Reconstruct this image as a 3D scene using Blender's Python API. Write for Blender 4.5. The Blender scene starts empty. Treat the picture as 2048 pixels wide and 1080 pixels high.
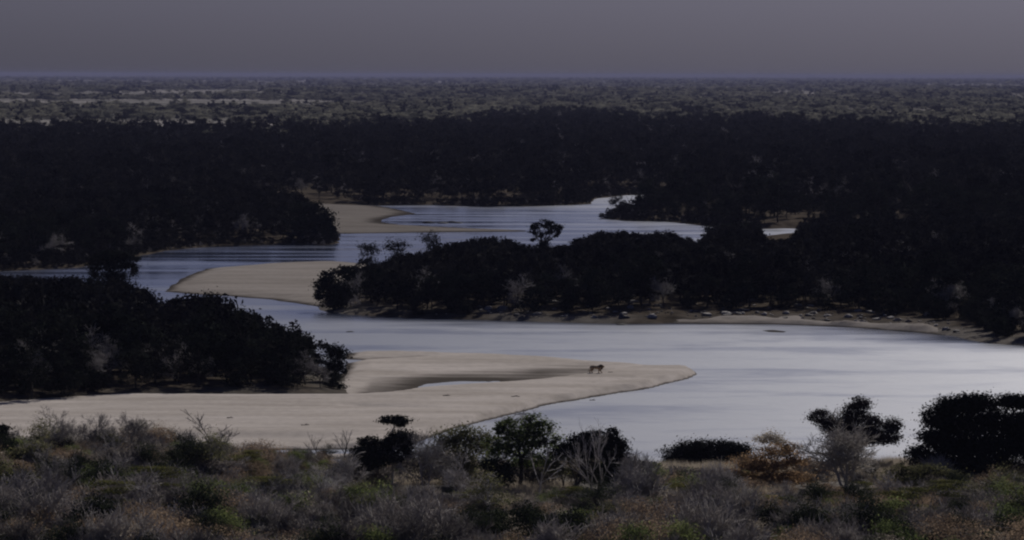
import bpy, math, random
import numpy as np
from mathutils import Matrix, Vector

SC = bpy.context.scene
COL = SC.collection
R = math.radians

# ------------------------------------------------------------------ camera
F = 10000.0                      # focal length in pixels of a 2048 px wide frame
CAM_H = 44.7                     # the lookout stands this far above the river
PITCH = math.atan(390.0 / F)
ROLL = 5.0 / 2048.0
CAMROT = (Matrix.Rotation(math.pi / 2 - PITCH, 3, 'X') @ Matrix.Rotation(ROLL, 3, 'Z'))
cam = bpy.data.cameras.new('camera')
cam.sensor_width = 36.0
cam.lens = F / 2048.0 * 36.0
cam.clip_start = 1.0
cam.clip_end = 200000.0
camo = bpy.data.objects.new('camera', cam)
COL.objects.link(camo)
camo.matrix_world = Matrix.Translation((0, 0, CAM_H)) @ CAMROT.to_4x4()
SC.camera = camo

# ------------------------------------------------------------------ sky, sun, exposure
SUN_EL, SUN_AZ = R(31), R(17)    # azimuth measured from the view direction (+Y) towards +X
w = bpy.data.worlds.new('World'); SC.world = w; w.use_nodes = True
nt = w.node_tree; nt.nodes.clear()
out = nt.nodes.new('ShaderNodeOutputWorld'); bg = nt.nodes.new('ShaderNodeBackground')
sky = nt.nodes.new('ShaderNodeTexSky'); sky.sky_type = 'NISHITA'; sky.sun_disc = False
sky.sun_elevation = SUN_EL; sky.sun_rotation = SUN_AZ
sky.altitude = 300; sky.air_density = 1.0; sky.dust_density = 3.0; sky.ozone_density = 1.0
hs = nt.nodes.new('ShaderNodeHueSaturation'); hs.inputs['Saturation'].default_value = 0.85
tint = nt.nodes.new('ShaderNodeMix'); tint.data_type = 'RGBA'; tint.blend_type = 'MULTIPLY'
tint.inputs[0].default_value = 1.0; tint.inputs[7].default_value = (0.166, 0.209, 0.425, 1)
bg.inputs['Strength'].default_value = 0.05
nt.links.new(sky.outputs[0], hs.inputs['Color']); nt.links.new(hs.outputs[0], tint.inputs[6])
nt.links.new(tint.outputs[2], bg.inputs['Color']); nt.links.new(bg.outputs[0], out.inputs['Surface'])
sl = bpy.data.lights.new('sun', 'SUN'); sl.energy = 3.0; sl.angle = R(0.5); sl.color = (1.0, 0.96, 0.92)
so = bpy.data.objects.new('sun', sl); COL.objects.link(so)
sdir = Vector((math.sin(SUN_AZ) * math.cos(SUN_EL), math.cos(SUN_AZ) * math.cos(SUN_EL), math.sin(SUN_EL)))
so.rotation_euler = sdir.to_track_quat('Z', 'Y').to_euler(); so.location = (0, 0, 200)
vs = SC.view_settings
vs.view_transform = 'Standard'; vs.look = 'None'; vs.exposure = 0.2; vs.gamma = 1.0; vs.use_curve_mapping = False
cy = SC.cycles
cy.use_denoising = True
cy.max_bounces = 4; cy.diffuse_bounces = 2; cy.glossy_bounces = 2; cy.transmission_bounces = 2
cy.volume_bounces = 0; cy.transparent_max_bounces = 4
cy.filter_width = 2.2

# ------------------------------------------------------------------ helpers
def at(px, py, z=0.0):
    """point on the level z seen at photo pixel (px, py)"""
    d = CAMROT @ Vector(((px - 1024) / F, -(py - 540) / F, -1.0))
    t = (z - CAM_H) / d.z
    return (d.x * t, d.y * t)
def P(*pts):
    return np.array([at(x, y) for x, y in pts])
def poly_sd(x, y, poly):
    """signed distance, positive inside"""
    x = np.asarray(x, float).ravel(); y = np.asarray(y, float).ravel()
    d2 = np.full(x.shape, 1e18); ins = np.zeros(x.shape, bool)
    n = len(poly)
    for i in range(n):
        ax, ay = poly[i]; bx, by = poly[(i + 1) % n]
        ex, ey = bx - ax, by - ay
        t = np.clip(((x - ax) * ex + (y - ay) * ey) / (ex * ex + ey * ey + 1e-12), 0, 1)
        d2 = np.minimum(d2, (x - ax - t * ex) ** 2 + (y - ay - t * ey) ** 2)
        if ay != by:
            c = (ay > y) != (by > y)
            ins ^= c & (x < (bx - ax) * (y - ay) / (by - ay) + ax)
    return np.where(ins, 1, -1) * np.sqrt(d2)
_prng = np.random.RandomState(5)
_LAT = _prng.rand(256, 256)
def noise2(x, y):
    x = np.asarray(x, float); y = np.asarray(y, float)
    xi = np.floor(x).astype(int); yi = np.floor(y).astype(int)
    fx = x - xi; fy = y - yi
    fx = fx * fx * (3 - 2 * fx); fy = fy * fy * (3 - 2 * fy)
    g = lambda a, b: _LAT[a & 255, b & 255]
    return ((g(xi, yi) * (1 - fx) + g(xi + 1, yi) * fx) * (1 - fy) +
            (g(xi, yi + 1) * (1 - fx) + g(xi + 1, yi + 1) * fx) * fy) * 2 - 1
def fbm(x, y, o=3):
    s = 0; a = 1.0; k = 1.0
    for i in range(o):
        s = s + a * noise2(x * k + 17.3 * i, y * k + 9.1 * i); a *= 0.5; k *= 2.03
    return s
def sstep(a, b, v):
    t = np.clip((v - a) / (b - a), 0, 1)
    return t * t * (3 - 2 * t)

def mesh_np(name, V, faces=None, quads=None, tint=None, mats=(), smooth=False, fmat=None):
    """mesh from numpy: V (n,3); quads (m,4) and/or faces (k,3) index arrays"""
    me = bpy.data.meshes.new(name)
    V = np.asarray(V, np.float32).reshape(-1, 3)
    nq = 0 if quads is None else len(quads); ntr = 0 if faces is None else len(faces)
    me.vertices.add(len(V)); me.vertices.foreach_set('co', V.ravel())
    li = []
    if nq: li.append(np.asarray(quads, np.int32).ravel())
    if ntr: li.append(np.asarray(faces, np.int32).ravel())
    if li:
        li = np.concatenate(li)
        me.loops.add(len(li)); me.loops.foreach_set('vertex_index', li)
        st = np.concatenate([np.arange(nq) * 4, nq * 4 + np.arange(ntr) * 3]).astype(np.int32)
        me.polygons.add(nq + ntr); me.polygons.foreach_set('loop_start', st)
        if smooth: me.polygons.foreach_set('use_smooth', np.ones(nq + ntr, bool))
        if fmat is not None: me.polygons.foreach_set('material_index', np.asarray(fmat, np.int32))
    if tint is not None:
        a = me.attributes.new('tint', 'FLOAT', 'POINT'); a.data.foreach_set('value', np.asarray(tint, np.float32))
    for m in mats: me.materials.append(m)
    me.update(calc_edges=True); me.validate()
    return me
def obj(name, me, parent=None, loc=None):
    o = bpy.data.objects.new(name, me); COL.objects.link(o)
    if parent is not None: o.parent = parent
    if loc is not None: o.location = loc
    return o
def tag(o, label=None, cat=None, group=None, kind=None):
    if label: o['label'] = label
    if cat: o['category'] = cat
    if group: o['group'] = group
    if kind: o['kind'] = kind
    return o

# ------------------------------------------------------------------ materials
def newmat(name):
    m = bpy.data.materials.new(name); m.use_nodes = True
    n = m.node_tree; n.nodes.clear()
    o = n.nodes.new('ShaderNodeOutputMaterial')
    return m, n, o
def ramp(n, stops):
    r = n.nodes.new('ShaderNodeValToRGB'); e = r.color_ramp.elements
    while len(e) < len(stops): e.new(0.5)
    for k, (p, c) in zip(e, stops): k.position = p; k.color = (*c, 1)
    return r
def leafmat(name, ca, cb, transl=0.25, rnd=0.5, rough=0.6):
    m, n, o = newmat(name)
    at_ = n.nodes.new('ShaderNodeAttribute'); at_.attribute_name = 'tint'
    oi = n.nodes.new('ShaderNodeObjectInfo')
    mr = n.nodes.new('ShaderNodeMath'); mr.operation = 'MULTIPLY_ADD'; mr.inputs[1].default_value = rnd; mr.inputs[2].default_value = -rnd / 2
    n.links.new(oi.outputs['Random'], mr.inputs[0])
    ad = n.nodes.new('ShaderNodeMath'); ad.operation = 'ADD'
    n.links.new(at_.outputs['Fac'], ad.inputs[0]); n.links.new(mr.outputs[0], ad.inputs[1])
    r = ramp(n, [(0.1, ca), (0.9, cb)]); n.links.new(ad.outputs[0], r.inputs[0])
    b = n.nodes.new('ShaderNodeBsdfDiffuse'); n.links.new(r.outputs[0], b.inputs[0])
    t = n.nodes.new('ShaderNodeBsdfTranslucent'); n.links.new(r.outputs[0], t.inputs[0])
    mx = n.nodes.new('ShaderNodeMixShader'); mx.inputs[0].default_value = transl
    n.links.new(b.outputs[0], mx.inputs[1]); n.links.new(t.outputs[0], mx.inputs[2])
    n.links.new(mx.outputs[0], o.inputs[0])
    return m
def barkmat(name, ca, cb, scale=6.0, rnd=0.3):
    m, n, o = newmat(name)
    tc = n.nodes.new('ShaderNodeTexCoord'); nz = n.nodes.new('ShaderNodeTexNoise'); nz.inputs['Scale'].default_value = scale
    nz.inputs['Detail'].default_value = 3
    n.links.new(tc.outputs['Object'], nz.inputs['Vector'])
    oi = n.nodes.new('ShaderNodeObjectInfo')
    mr = n.nodes.new('ShaderNodeMath'); mr.operation = 'MULTIPLY_ADD'; mr.inputs[1].default_value = rnd; mr.inputs[2].default_value = -rnd / 2
    n.links.new(oi.outputs['Random'], mr.inputs[0])
    ad = n.nodes.new('ShaderNodeMath'); ad.operation = 'ADD'
    n.links.new(nz.outputs['Fac'], ad.inputs[0]); n.links.new(mr.outputs[0], ad.inputs[1])
    r = ramp(n, [(0.3, ca), (0.7, cb)]); n.links.new(ad.outputs[0], r.inputs[0])
    b = n.nodes.new('ShaderNodeBsdfPrincipled'); b.inputs['Roughness'].default_value = 0.9
    b.inputs['Specular IOR Level'].default_value = 0.2
    n.links.new(r.outputs[0], b.inputs['Base Color']); n.links.new(b.outputs[0], o.inputs[0])
    return m
M = {}
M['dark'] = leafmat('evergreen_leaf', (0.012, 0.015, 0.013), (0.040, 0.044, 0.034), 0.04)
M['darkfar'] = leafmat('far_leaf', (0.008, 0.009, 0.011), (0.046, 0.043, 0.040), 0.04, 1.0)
M['savanna'] = leafmat('savanna_leaf', (0.08, 0.082, 0.066), (0.28, 0.268, 0.205), 0.33, 0.9)
M['green'] = leafmat('green_leaf', (0.055, 0.075, 0.030), (0.19, 0.215, 0.08), 0.5)
M['deepgreen'] = leafmat('deep_green_leaf', (0.018, 0.024, 0.016), (0.07, 0.08, 0.045), 0.15)
M['deepbrown'] = leafmat('dusky_leaf', (0.028, 0.024, 0.023), (0.085, 0.072, 0.066), 0.12)
M['rust'] = leafmat('rust_leaf', (0.20, 0.135, 0.08), (0.52, 0.35, 0.20), 0.5)
M['olive'] = leafmat('olive_leaf', (0.07, 0.07, 0.04), (0.21, 0.20, 0.10), 0.4)
M['acacia'] = leafmat('acacia_leaf', (0.05, 0.055, 0.022), (0.20, 0.19, 0.07), 0.35)
M['brown'] = leafmat('dry_brown_leaf', (0.14, 0.10, 0.07), (0.38, 0.28, 0.19), 0.45)
M['tan'] = leafmat('dry_tan_leaf', (0.20, 0.17, 0.14), (0.46, 0.40, 0.32), 0.45)
M['greyleaf'] = leafmat('grey_brown_leaf', (0.10, 0.088, 0.08), (0.26, 0.23, 0.205), 0.35)
M['grass'] = leafmat('dry_grass_blade', (0.20, 0.17, 0.13), (0.48, 0.41, 0.32), 0.45)
M['bark'] = barkmat('dark_bark', (0.03, 0.026, 0.024), (0.09, 0.08, 0.07))
M['twig'] = barkmat('grey_twig', (0.32, 0.295, 0.28), (0.58, 0.54, 0.51), 0.8, 0.5)
M['twigdark'] = barkmat('dark_twig', (0.17, 0.157, 0.152), (0.37, 0.34, 0.325), 0.8, 0.5)
M['twigmid'] = barkmat('brown_grey_twig', (0.20, 0.178, 0.16), (0.40, 0.362, 0.33), 0.8, 0.6)
M['pale'] = barkmat('pale_bark', (0.28, 0.25, 0.22), (0.50, 0.46, 0.41), 3.0)
M['rock'] = barkmat('pale_rock', (0.12, 0.105, 0.095), (0.36, 0.325, 0.29), 2.0, 0.7)
M['rockdark'] = barkmat('dark_wet_rock', (0.025, 0.024, 0.024), (0.07, 0.066, 0.064), 2.0, 0.3)

def groundmat():
    m, n, o = newmat('ground')
    ge = n.nodes.new('ShaderNodeNewGeometry')
    def noise(scale, sx=1.0, detail=5):
        mp = n.nodes.new('ShaderNodeMapping'); mp.inputs['Scale'].default_value = (scale * sx, scale, scale)
        n.links.new(ge.outputs['Position'], mp.inputs[0])
        z = n.nodes.new('ShaderNodeTexNoise'); z.inputs['Scale'].default_value = 1.0; z.inputs['Detail'].default_value = detail
        n.links.new(mp.outputs[0], z.inputs['Vector']); return z
    a1 = n.nodes.new('ShaderNodeAttribute'); a1.attribute_name = 'tint'      # 0 woodland litter, 1 open dry grass
    r1 = ramp(n, [(0.30, (0.045, 0.038, 0.030)), (0.7, (0.105, 0.085, 0.065))])
    z1 = noise(0.25); n.links.new(z1.outputs['Fac'], r1.inputs[0])
    r2 = ramp(n, [(0.36, (0.14, 0.135, 0.115)), (0.50, (0.23, 0.215, 0.19)), (0.64, (0.33, 0.305, 0.28))])
    z2 = noise(0.0016, 1.0, 7); n.links.new(z2.outputs['Fac'], r2.inputs[0])
    z3 = noise(0.6, 1.0, 3)
    r3 = ramp(n, [(0.3, (0.65, 0.65, 0.65)), (0.7, (1.15, 1.15, 1.15))]); n.links.new(z3.outputs['Fac'], r3.inputs[0])
    mx = n.nodes.new('ShaderNodeMix'); mx.data_type = 'RGBA'
    n.links.new(a1.outputs['Fac'], mx.inputs[0]); n.links.new(r1.outputs[0], mx.inputs[6]); n.links.new(r2.outputs[0], mx.inputs[7])
    mm = n.nodes.new('ShaderNodeMix'); mm.data_type = 'RGBA'; mm.blend_type = 'MULTIPLY'; mm.inputs[0].default_value = 1
    n.links.new(mx.outputs[2], mm.inputs[6]); n.links.new(r3.outputs[0], mm.inputs[7])
    b = n.nodes.new('ShaderNodeBsdfDiffuse'); n.links.new(mm.outputs[2], b.inputs[0]); n.links.new(b.outputs[0], o.inputs[0])
    return m
def sandmat(name='sand', k=1.0):
    m, n, o = newmat(name)
    sc3 = lambda c: tuple(v * k for v in c)
    ge = n.nodes.new('ShaderNodeNewGeometry')
    def noise(sx, sy, detail=4):
        mp = n.nodes.new('ShaderNodeMapping'); mp.inputs['Scale'].default_value = (sx, sy, 1)
        n.links.new(ge.outputs['Position'], mp.inputs[0])
        z = n.nodes.new('ShaderNodeTexNoise'); z.inputs['Scale'].default_value = 1.0; z.inputs['Detail'].default_value = detail
        n.links.new(mp.outputs[0], z.inputs['Vector']); return z
    z1 = noise(0.05, 0.10); z2 = noise(0.9, 0.5, 6); z3 = noise(0.02, 0.25, 3)
    r1 = ramp(n, [(0.3, sc3((0.39, 0.345, 0.30))), (0.7, sc3((0.53, 0.475, 0.425)))]); n.links.new(z1.outputs['Fac'], r1.inputs[0])
    z6 = noise(0.035, 0.22, 6); r2 = ramp(n, [(0.35, (0.80, 0.80, 0.80)), (0.62, (1.04, 1.04, 1.04))]); zz_ = n.nodes.new('ShaderNodeMath'); zz_.operation = 'MULTIPLY_ADD'; zz_.inputs[1].default_value = 0.45; zm_ = n.nodes.new('ShaderNodeMath'); zm_.operation = 'MULTIPLY'; zm_.inputs[1].default_value = 0.55; n.links.new(z6.outputs['Fac'], zm_.inputs[0]); n.links.new(z2.outputs['Fac'], zz_.inputs[0]); n.links.new(zm_.outputs[0], zz_.inputs[2]); n.links.new(zz_.outputs[0], r2.inputs[0]) #.outputs['Fac'], r2.inputs[0])
    mm = n.nodes.new('ShaderNodeMix'); mm.data_type = 'RGBA'; mm.blend_type = 'MULTIPLY'; mm.inputs[0].default_value = 1
    n.links.new(r1.outputs[0], mm.inputs[6]); n.links.new(r2.outputs[0], mm.inputs[7])
    # wet sand close to the water level
    sp = n.nodes.new('ShaderNodeSeparateXYZ'); n.links.new(ge.outputs['Position'], sp.inputs[0])
    ma = n.nodes.new('ShaderNodeMath'); ma.operation = 'MULTIPLY_ADD'; ma.inputs[1].default_value = 0.30; ma.inputs[2].default_value = -0.15
    n.links.new(z3.outputs['Fac'], ma.inputs[0])
    ad = n.nodes.new('ShaderNodeMath'); ad.operation = 'ADD'
    n.links.new(sp.outputs['Z'], ad.inputs[0]); n.links.new(ma.outputs[0], ad.inputs[1])
    mr = n.nodes.new('ShaderNodeMapRange'); mr.inputs['From Min'].default_value = 0.03; mr.inputs['From Max'].default_value = 0.30
    mr.interpolation_type = 'SMOOTHSTEP'; n.links.new(ad.outputs[0], mr.inputs['Value'])
    wet = n.nodes.new('ShaderNodeMix'); wet.data_type = 'RGBA'
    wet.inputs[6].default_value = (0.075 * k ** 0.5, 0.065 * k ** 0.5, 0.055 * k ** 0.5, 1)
    n.links.new(mr.outputs[0], wet.inputs[0]); n.links.new(mm.outputs[2], wet.inputs[7])
    b = n.nodes.new('ShaderNodeBsdfDiffuse'); n.links.new(wet.outputs[2], b.inputs[0])
    bp = n.nodes.new('ShaderNodeBump'); bp.inputs['Strength'].default_value = 0.4; bp.inputs['Distance'].default_value = 0.15
    z4 = noise(0.35, 1.6, 5); n.links.new(z4.outputs['Fac'], bp.inputs['Height']); n.links.new(bp.outputs[0], b.inputs['Normal'])
    n.links.new(b.outputs[0], o.inputs[0])
    return m
def watermat():
    m, n, o = newmat('river_water')
    ge = n.nodes.new('ShaderNodeNewGeometry')
    def noise(sx, sy, detail=4, dist=0.0):
        mp = n.nodes.new('ShaderNodeMapping'); mp.inputs['Scale'].default_value = (sx, sy, 1)
        mp.inputs['Rotation'].default_value = (0, 0, R(6))
        n.links.new(ge.outputs['Position'], mp.inputs[0])
        z = n.nodes.new('ShaderNodeTexNoise'); z.inputs['Scale'].default_value = 1.0; z.inputs['Detail'].default_value = detail
        z.inputs['Distortion'].default_value = dist
        n.links.new(mp.outputs[0], z.inputs['Vector']); return z
    z1 = noise(0.030, 0.055, 5, 0.6); z2 = noise(0.25, 0.30, 5)
    ad = n.nodes.new('ShaderNodeMath'); ad.operation = 'MULTIPLY_ADD'; ad.inputs[1].default_value = 0.30
    n.links.new(z2.outputs['Fac'], ad.inputs[0]); n.links.new(z1.outputs['Fac'], ad.inputs[2])
    mr = n.nodes.new('ShaderNodeMapRange'); mr.inputs['From Min'].default_value = 0.46; mr.inputs['From Max'].default_value = 0.70
    mr.inputs['To Min'].default_value = 0.37; mr.inputs['To Max'].default_value = 0.50
    n.links.new(ad.outputs[0], mr.inputs['Value'])
    b = n.nodes.new('ShaderNodeBsdfPrincipled'); b.inputs['Base Color'].default_value = (0.040, 0.050, 0.085, 1)
    b.inputs['IOR'].default_value = 1.33; b.inputs['Specular Tint'].default_value = (0.90, 0.92, 1.0, 1)
    bp = n.nodes.new('ShaderNodeBump'); bp.inputs['Strength'].default_value = 0.5; bp.inputs['Distance'].default_value = 0.16
    z7 = noise(0.10, 0.22, 5, 0.3); n.links.new(z7.outputs['Fac'], bp.inputs['Height']); n.links.new(bp.outputs[0], b.inputs['Normal'])
    ca = n.nodes.new('ShaderNodeAttribute'); ca.attribute_name = 'tint'       # calm water in the lee of the banks
    cm = n.nodes.new('ShaderNodeMix'); cm.data_type = 'FLOAT'; cm.inputs[3].default_value = 0.07
    z5 = noise(0.012, 0.05, 4, 0.4); cr = n.nodes.new('ShaderNodeMapRange'); cr.inputs['From Min'].default_value = 0.35; cr.inputs['From Max'].default_value = 0.6
    cr.inputs['To Min'].default_value = 0.5; n.links.new(z5.outputs['Fac'], cr.inputs['Value'])
    cq = n.nodes.new('ShaderNodeMath'); cq.operation = 'MULTIPLY'; n.links.new(ca.outputs['Fac'], cq.inputs[0]); n.links.new(cr.outputs[0], cq.inputs[1])
    sm = n.nodes.new('ShaderNodeMath'); sm.operation = 'MULTIPLY_ADD'; sm.inputs[1].default_value = -0.46; sm.inputs[2].default_value = 0.5
    n.links.new(cq.outputs[0], sm.inputs[0]); n.links.new(sm.outputs[0], bp.inputs['Strength'])
    n.links.new(cq.outputs[0], cm.inputs[0]); n.links.new(mr.outputs[0], cm.inputs[2])
    n.links.new(cm.outputs[0], b.inputs['Roughness'])
    n.links.new(b.outputs[0], o.inputs[0])
    return m
M['ground'] = groundmat(); M['sand'] = sandmat(); M['damp'] = sandmat('damp_sand', 0.60); M['sanddim_mud'] = sandmat('dimmed_sand_and_mud', 0.42); M['water'] = watermat()  # far-bar sand: grazing-view and vignette dimming put into the colour; also used on mud

# ------------------------------------------------------------------ the lie of the land
RIVER = P((-500, 548), (0, 543), (150, 536), (260, 516), (330, 502), (400, 495), (560, 489), (655, 491), (676, 487), (680, 475), (668, 462), (640, 430),
          (640, 409), (760, 411), (860, 410), (960, 414), (1060, 413), (1180, 409), (1190, 398), (1250, 391), (1326, 388),
          (1322, 402), (1300, 411), (1270, 424), (1240, 432), (1195, 437), (1250, 442), (1340, 444), (1400, 451), (1440, 455), (1520, 458),
          (1580, 457), (1650, 461), (1650, 470), (1540, 472), (1440, 485), (1400, 505), (1300, 515), (1150, 520), (1000, 522), (850, 533),
          (760, 548), (700, 572), (652, 592), (634, 604), (642, 622), (700, 630), (850, 637), (1000, 641), (1150, 646), (1250, 648),
          (1400, 646), (1550, 647), (1700, 653), (1800, 660), (1880, 668), (1930, 677), (1990, 688), (2060, 692), (2700, 720),
          (2700, 945), (2048, 945), (1800, 940), (1500, 945), (1300, 945), (1100, 940), (900, 940), (700, 938), (500, 934), (250, 930), (0, 935), (-500, 945))
LEFT_T = P((-500, 838), (-60, 822), (60, 816), (150, 809), (250, 800), (380, 797), (480, 794), (600, 792), (690, 793), (708, 787), (704, 775), (700, 762),
         (690, 750), (640, 735), (600, 716), (560, 702), (480, 680), (400, 664), (300, 648), (200, 612), (0, 598), (-500, 592))
LEFT = P((-500, 850), (-60, 828), (60, 822), (150, 815), (300, 806), (450, 801), (600, 797), (690, 796), (716, 792), (704, 775), (700, 762),
         (690, 750), (640, 735), (600, 716), (560, 702), (480, 680), (400, 664), (300, 648), (200, 612), (0, 598), (-500, 592))
ISLAND_T = P((634, 604), (642, 622), (700, 630), (800, 636), (900, 638), (1000, 639), (1150, 642), (1250, 642), (1400, 636), (1550, 636), (1700, 641), (1800, 648), (1880, 658), (1930, 670),
           (1960, 685), (2060, 692), (2400, 700), (2400, 480), (1640, 472), (1540, 474), (1440, 486), (1400, 506), (1300, 516), (1150, 521), (1000, 524), (850, 535), (760, 550), (700, 574), (652, 594))
ISLAND = P((634, 604), (642, 622), (700, 630), (850, 637), (1000, 641), (1150, 646), (1250, 648), (1400, 646), (1550, 647), (1700, 653), (1800, 660), (1880, 668), (1930, 677),
           (1990, 688), (2060, 692), (2400, 700), (2400, 480), (1640, 472), (1540, 474), (1440, 486), (1400, 506), (1300, 516), (1150, 521), (1000, 524), (850, 535), (760, 550), (700, 574), (652, 594))
POINT = P((-300, 545), (0, 540), (150, 533), (260, 513), (330, 500), (400, 493), (560, 487), (645, 489), (664, 485), (664, 470), (640, 440), (560, 425), (300, 418), (-300, 418))
def far_relief(x, y):
    r = np.hypot(x, y)
    return sstep(9000, 40000, r) * (2 + 5 * fbm(x * 0.00016, y * 0.00016, 3)) + 3 * sstep(2500, 9000, r) * fbm(x * 0.0006 + 7, y * 0.0006, 2)
def bluff(x, y):
    r = np.hypot(x, np.maximum(y, 0) + np.minimum(y, 0) * 0.3)
    return 38.0 * (1 - sstep(2, 330, r)) ** 1.6
def ground_z(x, y, full=False):
    x = np.asarray(x, float).ravel(); y = np.asarray(y, float).ravel()
    r = np.hypot(x, y)
    d = np.full(x.shape, 900.0)
    near = (r < 2800) & (np.abs(x) < 600) & (y > 350)
    if near.any():
        xn, yn = x[near], y[near]
        wob = 0.7 * fbm(xn * 0.13, yn * 0.07, 3)
        dr = -poly_sd(xn, yn, RIVER)                   # positive on land
        dl = poly_sd(xn, yn, LEFT)
        d[near] = np.maximum(dr, dl) + wob
    bank = np.where(d > 0, 1.3 * (1 - np.exp(-np.maximum(d, 0) / 5.0)), np.maximum(d * 0.35, -1.6))
    z = bank + np.where(d > 0, sstep(2, 40, d) * (0.7 + 0.9 * fbm(x * 0.012, y * 0.012, 3)), 0)
    z = z + far_relief(x, y) + bluff(x, y)
    return (z, d) if full else z

def build_ground():
    p = np.concatenate([np.arange(7.2, 40, 0.8), np.arange(40, 240, 1.5), np.arange(240, 1000, 2.2)])
    rr = np.concatenate([[0.0, 6, 15, 30, 50, 75, 105, 140, 180, 225, 275, 330, 390], np.sort(CAM_H * F / p)])
    th_in = np.linspace(-0.15, 0.15, 420)
    th_out = np.linspace(0.15, 2 * math.pi - 0.15, 60)[1:-1]
    th = np.concatenate([th_in, th_out])
    rg, tg = np.meshgrid(rr, th, indexing='ij')
    X = rg * np.sin(tg); Y = rg * np.cos(tg)
    z, d = ground_z(X, Y, True)
    nr, ntt = X.shape
    idx = np.arange(nr * ntt).reshape(nr, ntt)
    nx = np.roll(idx, -1, axis=1)
    q = np.stack([idx[:-1], nx[:-1], nx[1:], idx[1:]], -1).reshape(-1, 4)[:, ::-1]
    r = np.hypot(X.ravel(), Y.ravel())
    x = X.ravel()
    open_ = sstep(0, 1, (r - forest_edge(x, Y.ravel())) / 600.0)
    fore = (Y.ravel() < 640) * sstep(1.5, 6, d) * 0.7
    dirt = np.clip(1 - (d - 2.0) / 12.0, 0, 1) * (d > -2) * 0.4 * (r < 1100) * np.clip(0.6 + 0.9 * fbm(x * 0.08, Y.ravel() * 0.05, 3), 0, 1)
    t = np.clip(np.maximum(np.maximum(open_, fore), dirt), 0, 1)
    me = mesh_np('ground', np.stack([X.ravel(), Y.ravel(), z], -1), quads=q, tint=t, mats=[M['ground']], smooth=True)
    tag(obj('ground', me), kind='structure')
def forest_edge(x, y):
    """distance at which the closed riverside wood gives way to open savanna"""
    a = np.arctan2(x, np.maximum(y, 1.0)) * F + 1024
    e = np.interp(a, [-400, 0, 200, 500, 800, 1000, 1150, 1300, 1500, 1800, 2100, 2500], [284, 284, 284, 300, 282, 262, 252, 262, 266, 282, 286, 286])
    e = e + 9 * fbm(a * 0.012, a * 0 + 3.3, 4)
    return CAM_H * F / (e - 150)
build_ground()

def build_river():
    pts = np.array([at(-900, 1150), at(2950, 1150), at(2950, 355), at(-900, 355)])
    x = np.linspace(-260, 260, 110); y = np.linspace(pts[:, 1].min(), pts[:, 1].max(), 320)
    X, Y = np.meshgrid(x, y); x, y = X.ravel(), Y.ravel()
    lee = np.clip(1.35 * np.exp(-np.maximum(-poly_sd(x, y, POINT), 0) / 130.0), 0, 1)
    lee = np.maximum(lee, 1.0 * np.exp(-np.maximum(-poly_sd(x, y, ISLAND), 0) / 15.0))
    i = np.arange(len(x)).reshape(X.shape)
    q = np.stack([i[:-1, :-1], i[:-1, 1:], i[1:, 1:], i[1:, :-1]], -1).reshape(-1, 4)
    me = mesh_np('river', np.stack([x, y, x * 0], -1), quads=q, tint=lee, mats=[M['water']], smooth=True)
    tag(obj('river', me), kind='structure')
build_river()

# ------------------------------------------------------------------ sandbars
def lip_line(pts):
    a = P(*pts); o = np.argsort(a[:, 0]); return a[o, 0], a[o, 1]
def sandbar(name, poly, cell, hfun, margin=3.0, mat='sand'):
    x0, y0 = poly.min(0) - margin; x1, y1 = poly.max(0) + margin
    cx, cyy = cell
    xs = np.arange(x0, x1 + cx, cx); ys = np.arange(y0, y1 + cyy, cyy)
    X, Y = np.meshgrid(xs, ys)
    x, y = X.ravel(), Y.ravel()
    d = poly_sd(x, y, poly) + 0.35 * fbm(x * 0.35, y * 0.12, 3)
    z = hfun(x, y, d)
    ny, nx = X.shape
    i = np.arange(ny * nx).reshape(ny, nx)
    q = np.stack([i[:-1, :-1], i[:-1, 1:], i[1:, 1:], i[1:, :-1]], -1).reshape(-1, 4)
    keep = (d[q] > -margin).any(1); q = q[keep]
    u, inv = np.unique(q, return_inverse=True)
    me = mesh_np(name, np.stack([x, y, z], -1)[u], quads=inv.reshape(-1, 4), mats=[M[mat]], smooth=True)
    return tag(obj(name, me), kind='structure')
BAR1 = P((-500, 825), (-60, 815), (200, 795), (500, 780), (660, 765), (690, 740), (690, 706), (800, 705), (900, 708), (1000, 711), (1100, 716),
         (1250, 725), (1340, 736), (1380, 743), (1390, 749), (1380, 757), (1340, 766), (1280, 779), (1200, 792), (1100, 809), (1030, 826), (960, 843), (900, 858),
         (845, 879), (800, 893), (700, 899), (500, 902), (300, 903), (100, 895), (-60, 890), (-500, 890))
lx, ly = lip_line([(716, 800), (780, 796), (850, 786), (900, 782), (940, 779), (1050, 771), (1120, 764), (1180, 757), (1240, 747), (1290, 742)])
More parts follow.
